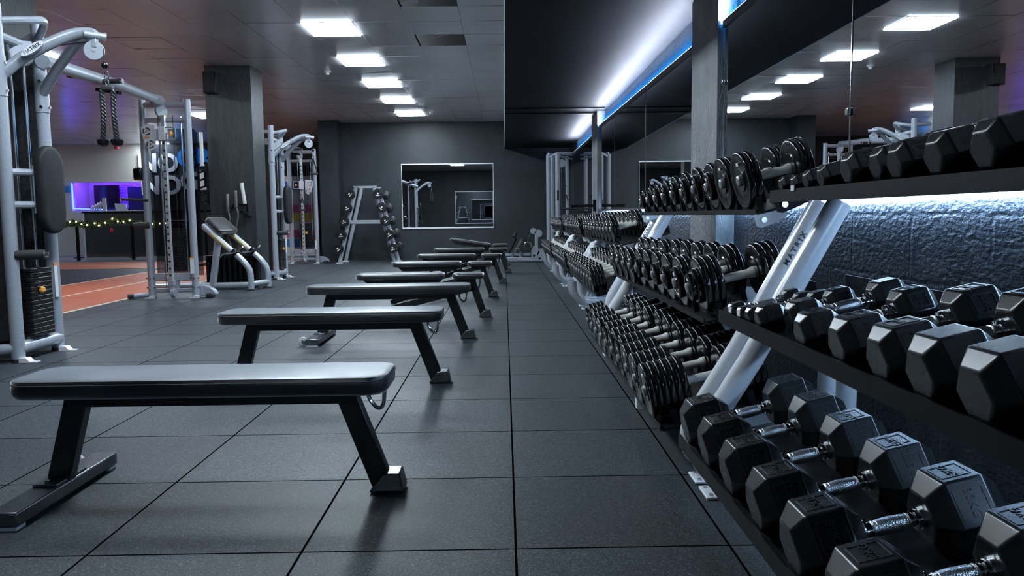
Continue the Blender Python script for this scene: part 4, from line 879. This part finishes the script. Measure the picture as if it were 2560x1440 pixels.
# ================================================================ RACKS
def rack(label, y0, y1, tiers, three=True, near=True, ups=None):
    ym = (y0+y1)/2; O = (0.95, ym, 0.0)
    t = thing('dumbbell_rack', label, 'rack', O, 0, 'dumbbell racks along the mirror wall')
    P = lambda x, y, z: (x-O[0], y-O[1], z)
    shelves = []
    for tr_ in tiers:
        xl, zl, lip, dep = tr_[:4]; ya, yb = tr_[4:6] if len(tr_) > 4 else (y0+0.12, y1-0.12)
        c_, n_s = math.cos(TAU), math.sin(TAU)
        bm = NB()
        pts = [(0, 0), (dep*c_, dep*n_s), (dep*c_+0.002, dep*n_s-0.008), (0.006, -0.008)]
        prism(bm, pts, P(xl, ya, zl), (1, 0, 0), (0, 0, 1), (0, yb-ya, 0))
        lb = tr_[6] if len(tr_) > 6 else -0.006
        pts = [(-0.006, lb), (0, lb), (0, lip), (-0.006, lip)]
        prism(bm, pts, P(xl, ya, zl), (1, 0, 0), (0, 0, 1), (0, yb-ya, 0))
        prism(bm, [(dep*c_, dep*n_s), (dep*c_+0.004, dep*n_s), (dep*c_-0.004, dep*n_s+0.05), (dep*c_-0.008, dep*n_s+0.05)], P(xl, ya, zl), (1, 0, 0), (0, 0, 1), (0, yb-ya, 0))
        sh = obj('shelf', bm, BLACKM, t, flat=True); shelves.append(sh)
        for y in ((ya+0.03, yb-0.03) if xl > 0.84 else ()):
            bm = NB(); prism(bm, [(-0.004, -0.009), (0.12, 0.018), (0.12, -0.012), (0.10, -0.03), (0.03, -0.058), (0.012, -0.055)], P(xl, y-0.004, zl), (1, 0, 0), (0, 0, 1), (0, 0.008, 0)); br = obj('shelf_bracket', bm, RACKM if near or not three else BLACKM, t)
            bm = NB(); cyl(bm, P(xl+0.035, y-0.010, zl-0.028), P(xl+0.035, y+0.010, zl-0.028), 0.011, n=12); obj('bolt', bm, CHROME, br)
    k = 0.6
    for y, fr in ((y0+0.06 if ups is None else ups[0], 0), (y1-0.06 if ups is None else ups[1], 1)):
        if three:
            pth = [(1.0, 0.06), (0.82, 0.065), (0.715, 0.10), (0.69, 0.17), (0.72, 0.255), (0.86, 0.485), (1.16, 1.032)]
        else:
            pth = [(1.0, 0.06), (0.86, 0.07), (0.80, 0.14), (0.785, 0.24), (0.80, 0.37), (0.86, 0.485), (1.085, 0.86)]
            if fr == 0: pth[-1] = (1.125, 0.925)
        bm = NB(); tube(bm, spath([P(x, y, z) for x, z in pth[:-1]], 5)+[V(P(pth[-1][0], y, pth[-1][1]))], 0.042, 16, 0.035, (-1, 0, 0.6)); up_ = obj('upright', bm, RACKM, t)
        bm = NB(); tube(bm, spath([P(0.72, y, 0.30), P(0.74, y, 0.17), P(0.84, y, 0.075), P(1.0, y, 0.055), P(1.38, y, 0.055)], 5), 0.045, 14, 0.042, (-1, 0, 0.6)) if not three else tube(bm, [P(0.86, y, 0.055), P(1.38, y, 0.055)], 0.045, 14, 0.042); obj('base_tube', bm, SILVER, t)
        bm = NB(); tube(bm, spath([P(1.06, y, 0.80), P(1.2, y, 0.72), P(1.3, y, 0.55), P(1.33, y, 0.06)], 5) if not three else [P(1.2, y, 0.06), P(1.2, y, 0.47)], 0.035, 12); obj('rear_leg', bm, RACKM, t)
        # floor plate bracket in front
        xf = 0.745 if three else 0.86
        bm = NB(); bx(bm, P(xf, y, 0.006), (0.10, 0.12, 0.010)); fp = obj('floor_plate', bm, WHITEM, t, bev=0.003)
        bm = NB(); bar(bm, P(xf, y, 0.01), P(xf+0.05, y, 0.16), 0.035, 0.012, (1, 0, 0)); obj('plate_stay', bm, WHITEM, fp)
        for q in (-0.04, 0.04):
            bm = NB(); cyl(bm, P(xf-0.03, y+q, 0.01), P(xf-0.03, y+q, 0.017), 0.008, n=6); obj('bolt', bm, HUBM, fp)
        if fr == 0 and near:
            text('brand_lettering', 'M A T R I X', 0.027, INK, up_, P(1.052, y-0.0435, 0.868), (0.514, 0, 0.857), (-0.857, 0, 0.514), 0.003, bold=0.0006)
    return t, shelves, O
T3 = [(0.952, 1.056, 0.021, 0.43, 0.2, 2.785, -0.021), (0.727, 0.639, 0.037, 0.44, 0.2, 2.615), (0.60, 0.203, 0.038, 0.46, 0.2, 2.64)]
rk, sh, O = rack('nearest dumbbell rack with three black shelves of hex dumbbells', 0.0, 2.78, T3, near=False, ups=(0.12, 2.70))
for y, xl, zl in ((2.56, 0.952, 1.056), (2.47, 0.727, 0.634), (2.38, 0.727, 0.634)):
    bm = NB(); bx(bm, (xl-O[0]-0.008, y-O[1], zl+0.022 if zl > 1 else zl+0.058), (0.003, 0.03, 0.018)); obj('shelf_label', bm, LABELW, rk)
K = lambda r, n, gap=0.14, outer=(): (r, n, gap, outer)
def ramp(a, b, n): return [a+(b-a)*i/(n-1) for i in range(n)]
T3b = [(0.952, 1.0, 0.012, 0.43, 2.94, 5.42), (0.765, 0.585, 0.015, 0.44, 2.96, 5.40), (0.60, 0.165, 0.018, 0.46, 2.96, 5.40)]
rk, sh, O = rack('second dumbbell rack with three shelves of round black dumbbells', 2.82, 5.62, T3b, ups=(2.86, 5.48))
bm = NB(); box2(bm, (0.69-O[0]-0.02, 3.93-O[1], 0.0), (0.69-O[0]+0.03, 4.0-O[1], 0.15)); obj('front_post', bm, WHITEM, rk)
top_keys = [K(.112, 2), K(.110, 2), K(.105, 1, .14, (.6,)), K(.102, 1, .14, (.66,)), K(.098, 1, .14, (.66,)), K(.094, 1, .14, (.66,)), K(.088, 1, .14, (.7,)), K(.082, 1, .14, (.7,)), K(.076, 1, .14, (.6,)), K(.07, 1, .14, (.6,))]
round_row(sh[0], O, ramp(3.03, 5.27, 10), top_keys, 0.952, 1.0, 'top shelf of the second rack', 'round dumbbells on the second rack')
mid_keys = [K(.112, 3, .14, (.62, .5)), K(.11, 2, .14, (.62,)), K(.11, 2, .14, (.5,)), K(.108, 2, .14, (.5,)), K(.108, 2, .14, (.5,)), K(.106, 2, .14, (.5,)), K(.104, 2), K(.102, 2), K(.102, 2), K(.1, 2)]
round_row(sh[1], O, ramp(3.065, 5.27, 10), mid_keys, 0.765, 0.585, 'middle shelf of the second rack', 'round dumbbells on the second rack')
low_keys = [K(.112, 6)]*3+[K(.112, 5, .14, (.8,))]*3+[K(.11, 5)]*2+[K(.108, 4, .14, (.8,))]*2
round_row(sh[2], O, ramp(3.10, 5.27, 10), low_keys, 0.60, 0.165, 'bottom shelf of the second rack', 'round dumbbells on the second rack')
T2r = [(0.86, 0.765, 0.012, 0.40), (0.70, 0.385, 0.012, 0.44)]
for nm_, y0, y1, kt, kl in (('third', 5.78, 8.3, K(.100, 2), K(.104, 4)), ('fourth', 8.45, 11.0, K(.094, 2), K(.094, 3)), ('farthest', 11.2, 14.0, K(.09, 2), K(.09, 3))):
    rk, sh, O = rack('%s dumbbell rack, two shelves of round black dumbbells, along mirror wall' % nm_, y0, y1, T2r, three=False)
    n = 10; ys = ramp(y0+0.24, y1-0.24, n)
    ks = [K(.108, 2) if (nm_ == 'third' and i < 2) else kt for i in range(n)]
    round_row(sh[0], O, ys, ks, 0.86, 0.765, 'top shelf of the %s rack' % nm_, 'round dumbbells on the %s rack' % nm_)
    round_row(sh[1], O, ys, [kl]*n, 0.70, 0.385, 'lower shelf of the %s rack' % nm_, 'round dumbbells on the %s rack' % nm_)
# black barbell grips held on the pillar by the crossover
t = thing('wall_grip_bar', 'short black grip bar with bright tip fixed on the far wall pillar', 'grip bar', (XM-0.04, 12.3, 1.14))
bm = NB(); tube(bm, [(0.0, 0, 0), (-0.37, 0.05, 0.0)], 0.022, 10); obj('bar', bm, BLACKM, t)
bm = NB(); tube(bm, [(-0.37, 0.05, 0.0), (-0.40, 0.054, 0.0)], 0.024, 10); obj('tip', bm, CHROME, t)
bm = NB(); bx(bm, (-0.015, 0, 0), (0.03, 0.12, 0.18)); obj('bracket', bm, BLACKM, t)
# ================================================================ RECEPTION in the far left
YR = 23.0
bm = NB(); box2(bm, (-20, YR, 2.12), (-10.5, YR+0.2, ZC+0.1)); box2(bm, (-20, YR, 0), (-12.6, YR+0.2, 2.12)); box2(bm, (-12.6, YR, 0), (-10.5, YR+0.2, 1.3)); wr = struct('wall_reception', bm, WHITEP, flat=True)
bm = NB(); box2(bm, (-12.7, 24.2, 1.0), (-10.3, 24.3, 2.4)); struct('wall_niche', bm, WHITEP, wr, flat=True)
bm = NB(); box2(bm, (-12.8, YR+0.2, 0.9), (-12.7, 24.3, 2.5)); box2(bm, (-10.4, YR+0.2, 0.9), (-10.3, 24.3, 2.5)); box2(bm, (-12.8, YR+0.2, 2.4), (-10.3, 24.3, 2.5)); struct('wall_niche_side', bm, WHITEP, wr, flat=True)
bm = NB(); box2(bm, (-10.5, YR-0.02, 0), (-4.2, YR+0.2, ZC+0.1)); struct('wall_sign', bm, WALLD, flat=True)
PURP = mat('violet_led', (0.2, 0.05, 0.9), 0.5, emit=(0.16, 0.05, 1.0), es=60.0)
BLUEL = mat('blue_tube', (0.05, 0.1, 0.9), 0.5, emit=(0.03, 0.10, 1.0), es=7.0)
bm = NB(); box2(bm, (-12.55, YR+0.35, 2.24), (-10.55, YR+0.42, 2.26)); tag(obj('led_strip', bm, PURP), 'violet LED strip along the top of the reception niche', 'light strip')
bm = NB(); tube(bm, [(-12.55, YR-0.02, 2.1), (-12.55, YR-0.02, 1.36), (-11.7, YR-0.02, 1.33)], 0.018, 6); tag(obj('led_strip', bm, BLUEL), 'blue LED tube bent around the reception niche corner', 'light strip')
t = thing('display_screen', 'black display screen in the violet lit reception niche, left side', 'screen', (-12.0, 23.9, 1.7))
bm = NB(); bx(bm, (-0.02, 0, 0), (0.75, 0.05, 0.74)); obj('panel', bm, PLATEM, t)
t = thing('display_screen', 'dark screen in the reception niche, right above the desk', 'screen', (-10.85, 23.6, 1.62))
SCRB = mat('dark_blue_screen', (0.005, 0.004, 0.05), 0.3)
bm = NB(); bx(bm, (-0.02, 0, 0), (0.74, 0.04, 0.76)); obj('panel', bm, SCRB, t)
bm = NB()
for a in range(10):
    for b in range(16):
        ball(bm, (-11.78+0.026*(b % 2)+a*0.042, 24.12, 1.36+b*0.047), 0.026, 6)
tag(obj('purple_textured_panel', bm, mat('purple_petal', (0.45, 0.3, 0.7), 0.6)), 'knobbly purple decorative panel in the reception niche', 'wall panel', kind='stuff')
t = thing('reception_desk', 'long dark grey reception desk with flat top', 'desk', (-9.6, 22.2, 0))
DESKM = mat('desk_laminate', (0.05, 0.055, 0.06), 0.45)
bm = NB(); box2(bm, (-2.1, -0.25, 0.0), (2.2, 0.3, 1.22)); obj('front_panel', bm, DESKM, t, flat=True)
bm = NB(); box2(bm, (-2.15, -0.3, 1.22), (2.25, 0.35, 1.26)); obj('desk_top', bm, BLACKM, t, flat=True)
bm = NB(); box2(bm, (-2.14, -0.27, 0.0), (-2.1, 0.3, 1.22)); obj('side_edge', bm, WHITET, t, flat=True)
t = thing('monitor', 'pale back of a monitor standing on the reception desk', 'monitor', (-10.75, 22.2, 1.262))
bm = NB(); prism(bm, [(-0.14, 0.0), (0.17, 0.0), (0.12, 0.2), (-0.2, 0.22)], (0, -0.1, 0), (1, 0, 0), (0, 0.25, 1), (0, 0.03, 0)); obj('casing', bm, mat('pale_blue_casing', (0.6, 0.72, 0.85), 0.4), t)
t = thing('leaflet_stand', 'white leaflet stand on the left end of the reception desk', 'leaflet stand', (-11.45, 22.2, 1.275))
for k in range(5):
    bm = NB(); bar(bm, (-0.2+k*0.07, -0.05, 0.0), (-0.14+k*0.07, 0.05, 0.16+0.035*k), 0.05, 0.015, (1, 0, 0)); obj('leaflet', bm, LABELW, t)
bm = NB(); box2(bm, (0.14, 0, 0), (0.24, 0.04, 0.36)); obj('stand_back', bm, WHITET, t)
t = thing('pointing_sign', 'small blue arrow sign on the white wall beside the violet niche', 'sign', (-13.0, YR-0.03, 1.93))
bm = NB(); prism(bm, [(-0.25, -0.03), (0.0, -0.09), (0.3, -0.09), (0.3, 0.08), (-0.25, 0.1)], (0.1, -0.02, 0), (1, 0, 0), (0, 0, 1), (0, 0.03, 0)); obj('panel', bm, mat('sign_blue', (0.0, 0.22, 0.6), 0.4), t)
t = thing('alarm_beacon', 'small red fire alarm beacon under the ceiling by the white wall', 'alarm', (-11.1, 22.8, ZC-0.02))
bm = NB(); cyl(bm, (0, 0, -0.13), (0, 0, 0.0), 0.08, n=14); obj('lens', bm, REDM, t)
bm = NB(); cyl(bm, (0, 0, 0.0), (0, 0, 0.04), 0.09, n=14); obj('base', bm, WHITET, t)
BLUEP = mat('blue_lettering', (0.0, 0.26, 0.85), 0.45)
t = thing('wall_lettering', 'large white and blue lettering on the dark wall left of the pillar', 'sign', (-9.0, YR-0.03, 2.3))
for s_, x, z, m_ in (('NO', -10.02, 2.62, LABELW), ('NO', -9.97, 1.98, LABELW), ('GR', -8.98, 2.76, BLUEP), ('GL', -8.95, 2.10, LABELW)):
    text('letters', s_, 0.74, m_, t, (x+9.0, -0.01, z-2.3), (1, 0, 0), (0, 0, 1), 0.01, bold=0.022)
t = thing('drinks_fridge', 'tall white drinks cabinet with coloured rows, behind the far cable machine', 'fridge', (-5.35, 20.6, 0))
bm = NB(); box2(bm, (-0.45, 0.0, 0.0), (0.45, 0.5, 2.1)); obj('cabinet', bm, WHITET, t, bev=0.02)
for k, (c_, z) in enumerate((((0.02, 0.1, 0.6), 1.85), ((0.8, 0.8, 0.85), 1.5), ((0.7, 0.1, 0.3), 1.25), ((0.8, 0.7, 0.1), 1.02), ((0.75, 0.75, 0.8), 0.8), ((0.7, 0.12, 0.3), 0.6), ((0.05, 0.25, 0.6), 0.36))):
    bm = NB(); bx(bm, (0, -0.01, z), (0.78, 0.02, 0.2)); obj('shelf_row', bm, mat('row_colour_%d' % k, c_, 0.4), t)
# glass balustrade with a lit garland
t = thing('glass_balustrade', 'glass balustrade with dark posts in front of the reception desk', 'balustrade', (-9.5, 19.95, 0))
for x in (-12.3, -10.84, -9.45, -8.0, -6.6):
    bm = NB(); bx(bm, (x+9.5, 0, 0.46), (0.06, 0.06, 0.92)); obj('post', bm, BLACKM, t)
    bm = NB(); bx(bm, (x+9.5, 0, 0.07), (0.2, 0.12, 0.02)); obj('post_clamp', bm, BLACKM, t)
bm = NB(); tube(bm, [(-3.2, 0, 0.96), (3.1, 0, 0.96)], 0.03, 8); obj('handrail', bm, BLACKM, t)
for a, b in ((-12.25, -10.9), (-10.78, -9.5), (-9.4, -8.05), (-7.95, -6.65)):
    bm = NB(); box2(bm, (a+9.5, -0.006, 0.1), (b+9.5, 0.006, 0.86)); obj('glass_pane', bm, CLEARG, t, flat=True)
t = thing('fairy_light_garland', 'green garland with warm fairy lights on the balustrade handrail', 'garland', (-10, 19.85, 0.96))
LEAF = noise_mat('garland_green', (0.02, 0.05, 0.02), (0.06, 0.11, 0.05), 30, 0.6)
bm = NB()
gz = lambda x: 0.05*math.sin(x*5.1)-0.03+0.04*math.sin(x*2.3+1)
for k in range(1500):
    x = random.uniform(-1.15, 1.6); a = random.uniform(0, 2*PI); p = V((x, -0.02+0.05*math.cos(a), gz(x)+0.06*math.sin(a))); d = V((random.uniform(-1, 1), random.uniform(-1, 0.3), random.uniform(-1, 1)))*0.075
    q = d.cross(V((0.3, 1, 0.2))).normalized()*0.014
    f = [bm.verts.new(p-q), bm.verts.new(p+d), bm.verts.new(p+q)]; bm.faces.new(f)
tag(obj('foliage', bm, LEAF, t, flat=True), kind='stuff')
BULB = mat('warm_bulb', (1, 0.85, 0.5), 0.5, emit=(1.0, 0.75, 0.3), es=9.0)
for k in range(18):
    x = -1.1+2.6*k/17+random.uniform(-0.05, 0.05)
    bm = NB(); ball(bm, (x, -0.085, gz(x)+random.uniform(-0.05, 0.05)), 0.02, 8); obj('bulb', bm, BULB, t)
bm = NB(); ball(bm, (0.12, -0.08, -0.2), 0.045, 8, (1, 1, 1.3)); tag(obj('hanging_star', bm, REDM, t), 'small red bauble')
#@@PART3_END
